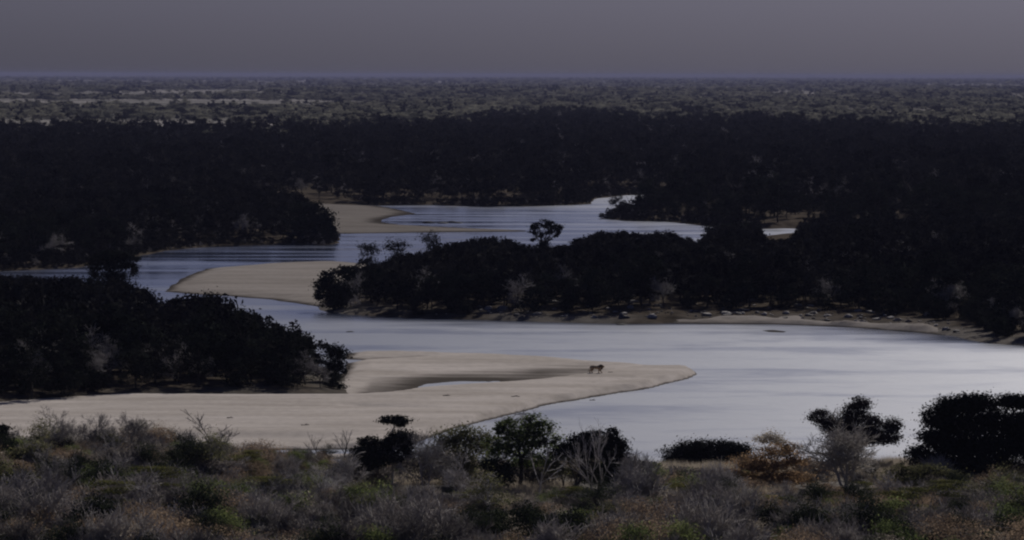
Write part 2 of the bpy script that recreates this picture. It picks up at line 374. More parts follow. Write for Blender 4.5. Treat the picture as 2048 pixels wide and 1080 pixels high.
def h_bar1(x, y, d):
    s = y - np.interp(x, lx, ly)
    near = s < 0
    h = np.where(near, np.clip(d * 1.0, -0.9, 0.95), np.clip(d * 0.14, -0.5, 0.50))
    h = np.where((d < 0), np.clip(d * 0.2, -0.9, 0), h)
    px = np.interp(x, [at(700, 790)[0], at(735, 790)[0], at(850, 780)[0], at(940, 780)[0], at(1180, 757)[0], at(1275, 745)[0]], [0.20, 0.40, 0.41, 0.41, 0.38, 0.0])
    prof = np.where(near, 1 - sstep(-1.4, 0, -(-s)) if False else sstep(-1.6, 0.0, s), 1 - sstep(20, 72, s))
    px = np.where(near, px * 1.4, px)
    x9 = at(885, 780)[0]; px = px + 0.30 * np.exp(-((x - x9) / 6.0) ** 2) * np.exp(-(np.maximum(s, 0) / 16.5) ** 2)
    h = h - np.where(d > 0, px * prof, 0)
    def groove(pts, depth, wid):
        a = P(*pts); yy = np.interp(x, a[:, 0], a[:, 1]); fade = sstep(a[0, 0] - 3, a[0, 0] + 3, x) * (1 - sstep(a[-1, 0] - 14, a[-1, 0], x))
        return depth * fade * np.exp(-((y - yy) / wid) ** 2)
    h = h - np.where(d > 0, groove([(680, 723), (780, 718), (900, 713), (960, 713)], 0.42, 4.0) + groove([(690, 821), (860, 826), (965, 831)], 0.42, 2.6)
                     + groove([(1180, 778), (1280, 764), (1372, 755)], 0.35, 1.6), 0)
    h = h + np.where(d > 1, 0.05 * fbm(x * 0.08, y * 0.05, 3) + 0.018 * fbm(x * 0.5, y * 0.5, 2), 0)
    # low wet step along the near side on the left
    st = np.interp(x, [at(0, 880)[0], at(300, 880)[0], at(640, 885)[0], at(760, 885)[0]], [0.0, 0.50, 0.56, 0.0])
    yb = np.interp(x, [at(0, 868)[0], at(300, 878)[0], at(640, 880)[0], at(800, 872)[0]], [at(0, 868)[1], at(300, 878)[1], at(640, 880)[1], at(800, 872)[1]])
    h = h - np.where(d > 0, st * (1 - sstep(-3, 3, y - yb)), 0)
    return h
sandbar('sandbar', BAR1, (0.8, 1.1), h_bar1)
def h_soft(hmax, sl):
    def f(x, y, d):
        return np.where(d < 0, np.clip(d * 0.15, -0.8, 0), np.clip(d * sl, 0, hmax)) + np.where(d > 1.5, 0.06 * fbm(x * 0.06, y * 0.03, 3), 0)
    return f
BAR2 = P((328, 583), (350, 566), (372, 552), (415, 537), (500, 530), (600, 526), (690, 524), (760, 530), (760, 560), (700, 600), (642, 614), (600, 608), (540, 599), (450, 592), (380, 588))
sandbar('sandbar', BAR2, (1.0, 2.0), h_soft(0.7, 0.09), mat='damp')  # dimming of the grazing view painted into the sand colour
BAR3 = P((560, 400), (640, 406), (760, 412), (800, 419), (835, 428), (790, 433), (765, 439), (765, 444), (800, 449), (870, 453), (960, 457), (1055, 461), (1055, 463), (960, 464), (800, 466), (660, 468), (560, 460))
sandbar('sandbar', BAR3, (1.4, 4.0), h_soft(0.8, 0.035), 5.0, mat='sanddim_mud')  # darker still: grazing-view and vignette shade painted into the sand
BAR4 = P((-500, 915), (0, 906), (250, 907), (450, 911), (640, 910), (760, 908), (790, 913), (700, 918), (450, 917), (200, 919), (-500, 926))
sandbar('sandbar', BAR4, (0.8, 0.8), h_soft(0.5, 0.10))
BAR5 = P((1290, 646), (1340, 642), (1400, 640), (1550, 640), (1700, 646), (1800, 653), (1880, 661), (1925, 671), (1880, 670), (1800, 662), (1700, 655), (1550, 649), (1400, 648))
sandbar('sandbar', BAR5, (0.8, 1.2), lambda x, y, d: np.where(d < 0, np.clip(d * 0.4, -0.8, 0), np.clip(d * 0.25, 0, 0.75)) + np.where(d > 1, 0.45 * fbm(x * 0.12, y * 0.12, 4), 0), mat='damp')  # same dimmed sand colour as BAR2
MUD = P((1524, 661), (1545, 660), (1572, 663), (1565, 665), (1540, 664))
def h_mud(x, y, d): return np.clip(d * 0.05, -0.3, 0.12)
o = sandbar('mud_bank', MUD, (0.4, 0.8), h_mud, 1.5, mat='sanddim_mud')

# ------------------------------------------------------------------ plant builders
def frames(n_):
    n_ = n_ / (np.linalg.norm(n_, axis=1, keepdims=True) + 1e-9)
    a = np.where(np.abs(n_[:, 2:3]) > 0.9, np.array([[1.0, 0, 0]]), np.array([[0, 0, 1.0]]))
    u = np.cross(n_, a); u /= np.linalg.norm(u, axis=1, keepdims=True) + 1e-9
    return n_, u, np.cross(n_, u)
def leaves(rng, C, N, size, aspect=0.55):
    """one pointed leaf spray (quad) per centre"""
    n = len(C)
    nn, u, v = frames(N)
    a = rng.rand(n, 1) * 2 * math.pi
    p = np.cos(a) * u + np.sin(a) * v; q = np.cross(nn, p)
    s = size * (0.6 + 0.8 * rng.rand(n, 1))
    V = np.stack([C - p * s, C + q * s * aspect + nn * s * 0.15, C + p * s, C - q * s * aspect + nn * s * 0.15], 1)
    return V.reshape(-1, 3), np.arange(n * 4).reshape(-1, 4)
def tubes(segs, sides=4):
    S = np.array(segs, float)                         # p0(3) p1(3) r0 r1
    p0, p1, r0, r1 = S[:, :3], S[:, 3:6], S[:, 6], S[:, 7]
    _, u, v = frames(p1 - p0)
    ang = np.arange(sides) * 2 * math.pi / sides
    ring = np.cos(ang)[None, :, None] * u[:, None] + np.sin(ang)[None, :, None] * v[:, None]
    A = p0[:, None] + ring * r0[:, None, None]; B = p1[:, None] + ring * r1[:, None, None]
    V = np.concatenate([A, B], 1)
    k = np.arange(sides); k2 = (k + 1) % sides
    f = np.stack([k, k2, k2 + sides, k + sides], -1)
    Q = (np.arange(len(S)) * 2 * sides)[:, None, None] + f[None]
    return V.reshape(-1, 3), Q.reshape(-1, 4)
def curve(rng, a, b, r0, r1, n=4, wob=0.08, sag=0.0):
    a = np.array(a, float); b = np.array(b, float); L = np.linalg.norm(b - a)
    pts = [a + (b - a) * t + (rng.randn(3) * wob * L * math.sin(math.pi * t)) + np.array([0, 0, sag * L * math.sin(math.pi * t)]) for t in np.linspace(0, 1, n + 1)]
    rs = np.linspace(r0, r1, n + 1)
    return [(*pts[i], *pts[i + 1], rs[i], rs[i + 1]) for i in range(n)]
def crown_mesh(rng, blobs, n, size, mat, clump=0.30, per=34, up=0.15, hollow=0.45):
    """leaf sprays gathered in clumps over the shells of several lobes"""
    vol = np.array([(b[3] * b[4] * b[5]) ** 0.67 for b in blobs]); vol /= vol.sum()
    Cs, Ns, Ts = [], [], []
    for b, fr in zip(blobs, vol):
        k = max(3, int(n * fr / per))
        c0 = np.array(b[:3]); rad = np.array(b[3:6])
        d = rng.randn(k, 3); d /= np.linalg.norm(d, axis=1, keepdims=True)
        rr = hollow + (1 - hollow) * rng.rand(k, 1) ** 0.5
        cc = d * rr
        m = max(4, int(n * fr / k))
        off = rng.randn(k, m, 3) * clump * (0.6 + 0.8 * rng.rand(k, 1, 1))
        pts = (cc[:, None] + off * np.array([1, 1, 0.75])) * rad + c0
        tn = np.clip(0.5 + 0.22 * rng.randn(k, 1) + 0.12 * rng.randn(k, m), 0, 1)
        nn = d[:, None] * 1.0 + rng.randn(k, m, 3) * 0.45 + np.array([0, 0, up])
        Cs.append(pts.reshape(-1, 3)); Ns.append(nn.reshape(-1, 3)); Ts.append(tn.ravel())
    C = np.concatenate(Cs); N = np.concatenate(Ns); T = np.concatenate(Ts)
    k = C[:, 2] > 0.05; C, N, T = C[k], N[k], T[k]
    V, Q = leaves(rng, C, N, size)
    return mesh_np('crown', V, quads=Q, tint=np.repeat(T, 4), mats=[mat])
def limbs(rng, blobs, base_r, fork=0.35, stems=1, sub=5, lean=0.0):
    H = max(b[2] for b in blobs)
    segs = []
    for s in range(stems):
        off = np.array([rng.randn() * 0.12, rng.randn() * 0.12, -0.35]) if stems > 1 else np.array([0, 0, -0.35])
        cx = np.mean([b[0] for b in blobs]) * 0.5 + lean
        fk = np.array([cx * 0.6 + rng.randn() * 0.15, rng.randn() * 0.15, H * fork * (0.8 + 0.4 * rng.rand())])
        segs += curve(rng, off, fk, base_r * 1.15, base_r * 0.75, 4, 0.04)
        for i, b in enumerate(blobs):
            if i % stems != s: continue
            c = np.array(b[:3])
            segs += curve(rng, fk, c, base_r * 0.6, base_r * 0.22, 5, 0.07, 0.05)
            for k in range(sub):
                e = c + rng.randn(3) * 0.6 * np.array(b[3:6])
                st = fk + (c - fk) * (0.5 + 0.5 * rng.rand())
                segs += curve(rng, st, e, base_r * 0.2, base_r * 0.05, 3, 0.08)
    return segs
def trunk_mesh(segs, mat, sides=5):
    V, Q = tubes(segs, sides)
    return mesh_np('trunk', V, quads=Q, mats=[mat], smooth=True)
def bare(rng, h, spread, base_r, levels=5, stems=3, nchild=4, up=0.35, first=0.3, minr=0.006):
    """leafless branching: returns thick limbs and fine twigs"""
    thick, fine = [], []
    def grow(p, d, L, r, lv):
        n = 3
        q = p.copy(); dd = d.copy(); pts = [q]
        for i in range(n):
            dd = dd + rng.randn(3) * 0.16; dd[2] += up * 0.15; dd /= np.linalg.norm(dd)
            q = q + dd * L / n; pts.append(q)
        for i in range(n):
            ra = max(minr, r * (1 - 0.45 * i / n)); rb = max(minr, r * (1 - 0.45 * (i + 1) / n))
            (thick if lv <= 1 else fine).append((*pts[i], *pts[i + 1], ra, rb))
        if lv >= levels: return
        for k in range(nchild if lv else nchild + 1):
            t = 0.35 + 0.65 * rng.rand()
            j = min(n - 1, int(t * n)); st = pts[j] + (pts[j + 1] - pts[j]) * (t * n - j)
            nd = dd + rng.randn(3) * 0.62 * np.array([spread, spread, 0.7]); nd[2] += up * 0.25; nd /= np.linalg.norm(nd)
            grow(st, nd, L * (0.5 + 0.28 * rng.rand()), r * 0.5, lv + 1)
    for s in range(stems):
        d = np.array([rng.randn() * 0.32 * spread, rng.randn() * 0.32 * spread, 1.0]); d /= np.linalg.norm(d)
        if stems == 1: d = np.array([rng.randn() * 0.08, rng.randn() * 0.08, 1.0])
        grow(np.array([rng.randn() * 0.1, rng.randn() * 0.1, -0.25]), d, h * (0.42 + 0.1 * rng.rand()), base_r, 0)
    return thick, fine
def twig_mesh(fine, mat, sides=3):
    V, Q = tubes(fine, sides)
    return mesh_np('crown', V, quads=Q, mats=[mat])

class Kind:
    """one kind of plant: some shapes, each a trunk mesh and a crown mesh"""
    def __init__(s, name, cat): s.name = name; s.cat = cat; s.shapes = []
    def add(s, trunk, crown, h): s.shapes.append((trunk, crown, h)); return s
    def put(s, x, y, k, rot, sc, label, group=None, z=None, name=None):
        t, c, h = s.shapes[k % len(s.shapes)]
        if z is None: z = float(ground_z([x], [y])[0])
        e = bpy.data.objects.new(name or s.name, None); COL.objects.link(e); e.empty_display_size = 0.3
        e.location = (x, y, z); e.rotation_euler = (0, 0, rot); e.scale = (sc, sc, sc)
        tag(e, label, s.cat, group)
        a = obj('trunk', t, e); b = obj('crown', c, e)
        return e

def rand_blobs(rng, w, h, n, flat=0.6, lo=0.45):
    bl = []
    for i in range(n):
        a = rng.rand() * 2 * math.pi; r = w * 0.5 * math.sqrt(rng.rand()) * 0.75
        z = h * (lo + (0.88 - lo) * rng.rand()) * (1 - 0.25 * r / (w * 0.5))
        k = w * (0.17 + 0.13 * rng.rand())
        bl.append((r * math.cos(a), r * math.sin(a), z, k, k, k * flat))
    bl.append((0, 0, h * 0.82, w * 0.22, w * 0.22, h * 0.17)); return bl

rng = np.random.RandomState(11)
K = {}
K['evergreen'] = Kind('evergreen_tree', 'tree')
for i in range(7):
    h = 6.6 + 2.2 * rng.rand(); wd = 5.2 + 2.6 * rng.rand()
    bl = rand_blobs(rng, wd, h, 8, 0.65, 0.25)
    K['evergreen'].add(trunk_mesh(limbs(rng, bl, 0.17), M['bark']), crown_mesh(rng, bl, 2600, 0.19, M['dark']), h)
K['thicket'] = Kind('riverside_bush', 'bush')
for i in range(5):
    h = 3.0 + 1.2 * rng.rand(); wd = 4.4 + 1.5 * rng.rand()
    bl = rand_blobs(rng, wd, h, 7, 0.7, 0.15)
    K['thicket'].add(trunk_mesh(limbs(rng, bl, 0.07, 0.2, 3), M['bark']), crown_mesh(rng, bl, 1500, 0.17, M['dark']), h)
K['thin'] = Kind('sparse_tree', 'tree')
for i in range(5):
    h = 6.0 + 1.8 * rng.rand(); wd = 5.5 + 1.5 * rng.rand()
    th, fi = bare(rng, h, 1.15, 0.13, 4, 1, 5, 0.25, minr=0.016)
    K['thin'].add(trunk_mesh(th, M['bark']), twig_mesh(fi, M['twigdark']), h)
K['grey'] = Kind('leafless_shrub', 'shrub')
for i in range(6):
    h = 3.0 + 1.3 * rng.rand()
    th, fi = bare(rng, h, 1.1, 0.055, 3, 6, 6, 0.5, minr=0.015)
    K['grey'].add(trunk_mesh(th, M['twigmid']), twig_mesh(fi, M['twigmid'] if i in (1, 3, 5) else M['twigdark']), h)
K['baretree'] = Kind('leafless_tree', 'tree')
for i in range(5):
    h = 5.2 + 1.8 * rng.rand()
    th, fi = bare(rng, h, 1.1, 0.12, 4, 1 + i % 2, 4, 0.3, minr=0.016)
    tm_ = M[('twig', 'twigdark', 'bark', 'pale', 'twigdark')[i]]
    K['baretree'].add(trunk_mesh(th, tm_), twig_mesh(fi, M['twig' if i in (0, 3) else 'twigdark']), h)
K['opentree'] = Kind('open_crowned_tree', 'tree')
for i in range(5):
    h = 4.6 + 1.8 * rng.rand(); wd = 4.2 + 1.4 * rng.rand(); bl = rand_blobs(rng, wd, h, 8, 0.5, 0.5)
    K['opentree'].add(trunk_mesh(limbs(rng, bl, 0.11, 0.4, 1 + i % 2, 8), M[('twig', 'bark', 'twigdark', 'pale', 'bark')[i]]), crown_mesh(rng, bl, 2200, 0.085, M[('olive', 'deepgreen', 'brown', 'green', 'greyleaf')[i]], 0.36, up=0.6), h)
K['darkbush'] = Kind('dark_leafy_shrub', 'shrub')
for i in range(4):
    h = 2.8 + 1.4 * rng.rand(); wd = 3.6 + 1.4 * rng.rand(); bl = rand_blobs(rng, wd, h, 8, 0.6, 0.25)
    K['darkbush'].add(trunk_mesh(limbs(rng, bl, 0.07, 0.25, 3), M['bark']), crown_mesh(rng, bl, 4000, 0.075, M['dark' if i % 2 else 'deepgreen'], 0.34, up=0.5), h)
K['brown'] = Kind('brown_leaved_shrub', 'shrub')
for i in range(4):
    h = 2.6 + 1.2 * rng.rand(); wd = 3.6 + 1.4 * rng.rand()
    bl = rand_blobs(rng, wd, h, 8, 0.55, 0.25)
    K['brown'].add(trunk_mesh(limbs(rng, bl, 0.06, 0.2, 3), M['twigdark']), crown_mesh(rng, bl, 4600, 0.055, M['brown' if i % 2 else 'greyleaf'], 0.36, up=0.8), h)
K['tan'] = Kind('pale_dry_shrub', 'shrub')
for i in range(4):
    h = 1.8 + 0.9 * rng.rand(); wd = 2.8 + 1.2 * rng.rand()
    bl = rand_blobs(rng, wd, h, 6, 0.6, 0.2)
    K['tan'].add(trunk_mesh(limbs(rng, bl, 0.04, 0.15, 3), M['twig']), crown_mesh(rng, bl, 3400, 0.05, M['tan'], 0.38, up=0.8), h)
K['olive'] = Kind('olive_green_shrub', 'shrub')
for i in range(4):
    h = 2.6 + 1.4 * rng.rand(); wd = 3.2 + 1.4 * rng.rand()
    bl = rand_blobs(rng, wd, h, 8, 0.6, 0.25)
    K['olive'].add(trunk_mesh(limbs(rng, bl, 0.06, 0.2, 3), M['twigdark']), crown_mesh(rng, bl, 4200, 0.058, M['olive' if i % 2 else 'green'], 0.36, up=0.6), h)
K['acacia'] = Kind('flat_topped_acacia', 'tree')
for i in range(4):
    h = 3.4 + 1.2 * rng.rand(); bl = []
    for k in range(8):
        a = rng.rand() * 6.28; r = 0.4 + 1.7 * rng.rand()
        bl.append((r * math.cos(a), r * math.sin(a), h * (0.62 + 0.36 * rng.rand()), 0.9 + 0.6 * rng.rand(), 0.9 + 0.6 * rng.rand(), 0.14 + 0.06 * rng.rand()))
    K['acacia'].add(trunk_mesh(limbs(rng, bl, 0.08, 0.35, 1), M['twigdark']), crown_mesh(rng, bl, 3400, 0.08, M['acacia'], 0.32, up=1.4, hollow=0.2), h)

# plants shaped one by one from the photograph
def special(name, label, base, blobs, n, size, mat, tmat, base_r, fork=0.35, stems=1, sub=6, clump=0.3, seed=0, depth=0.9, cat='tree', up=0.25, extra=None, hollow=0.45, dense=1.0):
    r = np.random.RandomState(seed + 100)
    x, y = at(*base); s = F / math.hypot(x, y)
    bl = []
    for b in blobs:
        bx = (b[0] - base[0]) / s; bz = (base[1] - b[1]) / s
        bl.append((bx, (r.rand() - 0.5) * 1.2 * depth, bz, b[2] / s, depth * (b[2] / s * 0.6 + b[3] / s * 0.4), b[3] / s))
    z = float(ground_z([x], [y])[0])
    bl = [(b[0], b[1], b[2] - z, *b[3:]) for b in bl]
    e = bpy.data.objects.new(name, None); COL.objects.link(e); e.location = (x, y, z); tag(e, label, cat)
    segs = limbs(r, bl, base_r, fork, stems, sub)
    obj('trunk', trunk_mesh(segs, tmat), e)
    c = obj('crown', crown_mesh(r, bl, int(n * 1.5 * dense), size * 1.45 / dense ** 0.3, mat, clump, up=up, hollow=hollow), e)
    if extra:
        th, fi = bare(r, *extra); obj('bare_branch', trunk_mesh(th + fi, tmat, 3), e)
    return e
def special_bare(name, label, base, hpx, spread, base_r, levels, stems, nchild, mat, fmat, seed, up=0.35, minr=0.008, cat='tree'):
    r = np.random.RandomState(seed + 300)
    x, y = at(*base); s = F / math.hypot(x, y); z = float(ground_z([x], [y])[0])
    th, fi = bare(r, hpx / s, spread, base_r, levels, stems, nchild, up, minr=minr)
    top = max(q[5] for q in th + fi); k = (hpx / s) / top
    th = [tuple(np.array(q) * np.array([k] * 6 + [1, 1])) for q in th]; fi = [tuple(np.array(q) * np.array([k] * 6 + [1, 1])) for q in fi]
    e = bpy.data.objects.new(name, None); COL.objects.link(e); e.location = (x, y, z); tag(e, label, cat)
    obj('trunk', trunk_mesh(th, mat, 5), e); obj('crown', twig_mesh(fi, fmat), e)
    return e
KEEP = []          # px footprints kept clear of random filling: (x, y, r)
special('layered_tree', 'dark slender tree with small flat top tier and pale trunk, left of the green tree', (787, 1030),
        [(787, 839, 27, 8), (800, 846, 14, 6), (738, 888, 22, 16), (722, 905, 18, 14), (802, 878, 26, 17), (775, 890, 20, 14), (768, 912, 42, 16), (815, 900, 16, 12), (735, 925, 26, 16)],
        5200, 0.11, M['dark'], M['pale'], 0.14, 0.5, seed=1, dense=1.8, clump=0.26)
special('green_tree', 'tall fresh green leafy tree standing at the water edge', (1040, 1032),
        [(1062, 842, 26, 14), (1085, 856, 26, 16), (1012, 846, 18, 14), (1000, 864, 18, 16), (1040, 868, 32, 18), (1102, 876, 18, 16), (1072, 882, 30, 16), (1020, 895, 36, 20), (1055, 915, 36, 18), (985, 890, 18, 18)],
        4600, 0.10, M['green'], M['bark'], 0.17, 0.42, seed=2, stems=2, up=0.9)
special('yellowing_tree', 'half bare yellow-green tree just left of the green tree', (925, 1018),
        [(910, 870, 34, 14), (940, 866, 26, 16), (885, 886, 28, 16), (930, 895, 45, 20), (965, 880, 20, 18), (900, 912, 45, 16)],
        4600, 0.085, M['olive'], M['twig'], 0.10, 0.3, 3, 12, 0.42, seed=3)
special('spreading_tree', 'dark spreading tree with a pointed tuft, right of the green tree', (1150, 1028),
        [(1224, 866, 12, 12), (1232, 884, 20, 12), (1188, 872, 26, 10), (1160, 880, 26, 12), (1200, 892, 36, 12), (1138, 896, 26, 14), (1246, 900, 14, 14), (1112, 905, 20, 14), (1170, 906, 40, 10), (1225, 915, 24, 14)],
        5600, 0.10, M['dark'], M['bark'], 0.14, 0.45, 2, 7, seed=4, dense=1.6)
special('dark_bush', 'low round almost black bush in front of the open water', (1410, 965),
        [(1358, 908, 28, 18), (1385, 900, 28, 18), (1415, 900, 32, 18), (1450, 896, 30, 16), (1480, 903, 22, 16), (1400, 925, 50, 18), (1460, 922, 40, 18), (1345, 922, 16, 14)],
        7000, 0.10, M['dark'], M['bark'], 0.12, 0.3, 3, seed=5, cat='bush', dense=2.2, hollow=0.4, clump=0.36)
special('orange_shrub', 'large orange-brown leaved bush on the right near bank', (1545, 1018),
        [(1545, 902, 36, 13), (1575, 893, 20, 12), (1500, 922, 38, 13), (1590, 918, 30, 14), (1535, 930, 50, 14), (1460, 948, 34, 12), (1500, 960, 45, 14), (1570, 955, 50, 16), (1430, 968, 34, 10), (1480, 980, 45, 10)],
        9000, 0.085, M['rust'], M['twigdark'], 0.11, 0.3, 4, seed=6, cat='bush', up=1.1)
special('straw_topped_tree', 'small straw-coloured thin treetop poking above the orange bush', (1540, 985),
        [(1540, 874, 18, 10), (1525, 882, 12, 8), (1555, 882, 12, 10)], 900, 0.075, M['tan'], M['twig'], 0.06, 0.6, 1, 14, 0.5, seed=7)
special('cloud_crowned_tree', 'dark tree with puffy separate crown tufts behind the pale leafless tree', (1710, 962),
        [(1718, 806, 20, 12), (1708, 826, 24, 16), (1640, 834, 22, 14), (1660, 850, 20, 14), (1690, 846, 24, 16), (1738, 846, 26, 16), (1785, 850, 18, 14), (1775, 872, 24, 14), (1720, 872, 50, 18)],
        5600, 0.105, M['deepbrown'], M['bark'], 0.17, 0.4, seed=8, dense=2.2)
special_bare('pale_leafless_tree', 'pale grey leafless tree with a fan of fine twigs', (1692, 1024), 168, 1.7, 0.17, 4, 4, 5, M['pale'], M['pale'], 9, 0.3, 0.022)
special('large_dark_tree', 'large dense black-green tree at the right edge', (1965, 1000),
        [(1898, 812, 34, 18), (1930, 806, 34, 18), (1962, 803, 34, 16), (2025, 805, 30, 16), (2065, 806, 30, 16), (1870, 838, 24, 18), (1905, 845, 45, 26), (1970, 845, 50, 30), (2040, 850, 50, 30), (1865, 875, 30, 20),
         (1920, 890, 50, 30), (2000, 895, 60, 30), (2070, 890, 50, 35), (1840, 905, 24, 16), (1880, 925, 50, 20), (1960, 930, 60, 20)],
        15000, 0.13, M['dark'], M['bark'], 0.28, 0.3, 2, seed=10, dense=3.0, hollow=0.1, clump=0.34)
special('rust_leaved_tree', 'brown and rust leaved tree cut by the left edge, near bank', (15, 1105),
        [(8, 940, 30, 18), (50, 955, 26, 16), (22, 975, 40, 20), (-10, 1000, 30, 22), (40, 1010, 36, 18), (15, 1040, 40, 20)],
        4200, 0.10, M['olive'], M['twigdark'], 0.12, 0.4, 2, seed=11)
special('dark_shrub', 'dark leafy shrub against the sand at the left edge', (0, 985),
        [(0, 862, 18, 14), (-10, 885, 30, 18), (15, 900, 22, 18), (0, 925, 36, 18)], 3200, 0.10, M['dark'], M['bark'], 0.10, 0.4, 2, seed=12, cat='shrub')
special_bare('white_stemmed_tree', 'tall thin white-stemmed leafless tree right of the green tree', (1196, 1062), 185, 0.55, 0.11, 4, 2, 3, M['pale'], M['twig'], 13, 0.6, 0.010)
special_bare('white_stemmed_tree', 'short bent white trunk below the green tree', (1076, 1050), 120, 0.7, 0.12, 3, 1, 3, M['pale'], M['twig'], 14, 0.4, 0.012)
special_bare('leafless_tree', 'thin dark leaning tree left of the layered tree, nearer of two', (640, 955), 72, 0.7, 0.07, 3, 1, 4, M['bark'], M['twigdark'], 15, 0.3, 0.010)
special_bare('leafless_tree', 'thin dark leaning tree close to the layered tree, over the water strip', (682, 958), 78, 0.7, 0.08, 3, 1, 4, M['bark'], M['twigdark'], 16, 0.3, 0.010)
for k, (bx, by, hp, lab) in enumerate([
        (110, 975, 132, 'grey leafless tree before the sandbar at far left'), (205, 975, 118, 'grey leafless tree before the sandbar beside the leftmost one'),
        (285, 978, 122, 'grey leafless tree before the sandbar, third from the left'), (372, 962, 72, 'small dark leafless tree before the wet sand step'),
        (850, 1035, 130, 'dark forked leafless tree below the layered tree'), (985, 985, 135, 'twiggy leafless tree reaching over the water beside the green tree')]):
    special_bare('leafless_tree', lab, (bx, by), hp, 1.0, 0.09, 5, 2, 4, M['twigdark'], M['twigdark'], 20 + k, 0.35, 0.009)
special('round_grey_shrub', 'broad domed grey twiggy bush left of the layered tree', (575, 985),
        [(560, 925, 50, 16), (600, 930, 45, 18), (520, 938, 40, 16), (570, 945, 70, 18), (630, 945, 30, 16)], 5200, 0.075, M['greyleaf'], M['twig'], 0.08, 0.2, 5, 14, 0.4, seed=31, cat='shrub')
ACA = [((1705, 1072), [(1660, 1000, 30, 5), (1720, 992, 34, 5), (1765, 1004, 28, 5), (1690, 1016, 40, 5), (1750, 1022, 36, 5), (1640, 1020, 22, 4), (1710, 1036, 46, 5)], 'broad tiered green acacia below the pale leafless tree'),
       ((1880, 1088), [(1840, 1028, 30, 5), (1890, 1020, 34, 5), (1930, 1032, 26, 5), (1870, 1042, 40, 5)], 'tiered green acacia at the bottom right'),
       ((1130, 1078), [(1100, 1012, 28, 4), (1150, 1008, 30, 4), (1180, 1018, 20, 4), (1125, 1024, 40, 4)], 'yellow-tipped tiered acacia below the green tree'),
       ((1050, 1100), [(1010, 1046, 26, 4), (1060, 1040, 32, 4), (1100, 1050, 24, 4), (1050, 1060, 40, 4)], 'small flat acacia at the bottom centre'),
       ((1310, 1092), [(1280, 1032, 26, 4), (1325, 1036, 30, 4), (1300, 1046, 36, 4)], 'flat-topped dark acacia at the bottom, below the round dark bush'),
       ((1600, 1100), [(1560, 1060, 26, 4), (1605, 1054, 30, 4), (1640, 1062, 26, 4), (1600, 1070, 36, 4)], 'low yellow-green acacia at the bottom edge')]
for k, (b_, bl_, lab_) in enumerate(ACA):
    special('tiered_acacia', lab_, b_, bl_, 3000, 0.075, M['acacia'], M['twigdark'], 0.09, 0.4, 1, 5, 0.3, seed=60 + k, up=1.3, hollow=0.2)
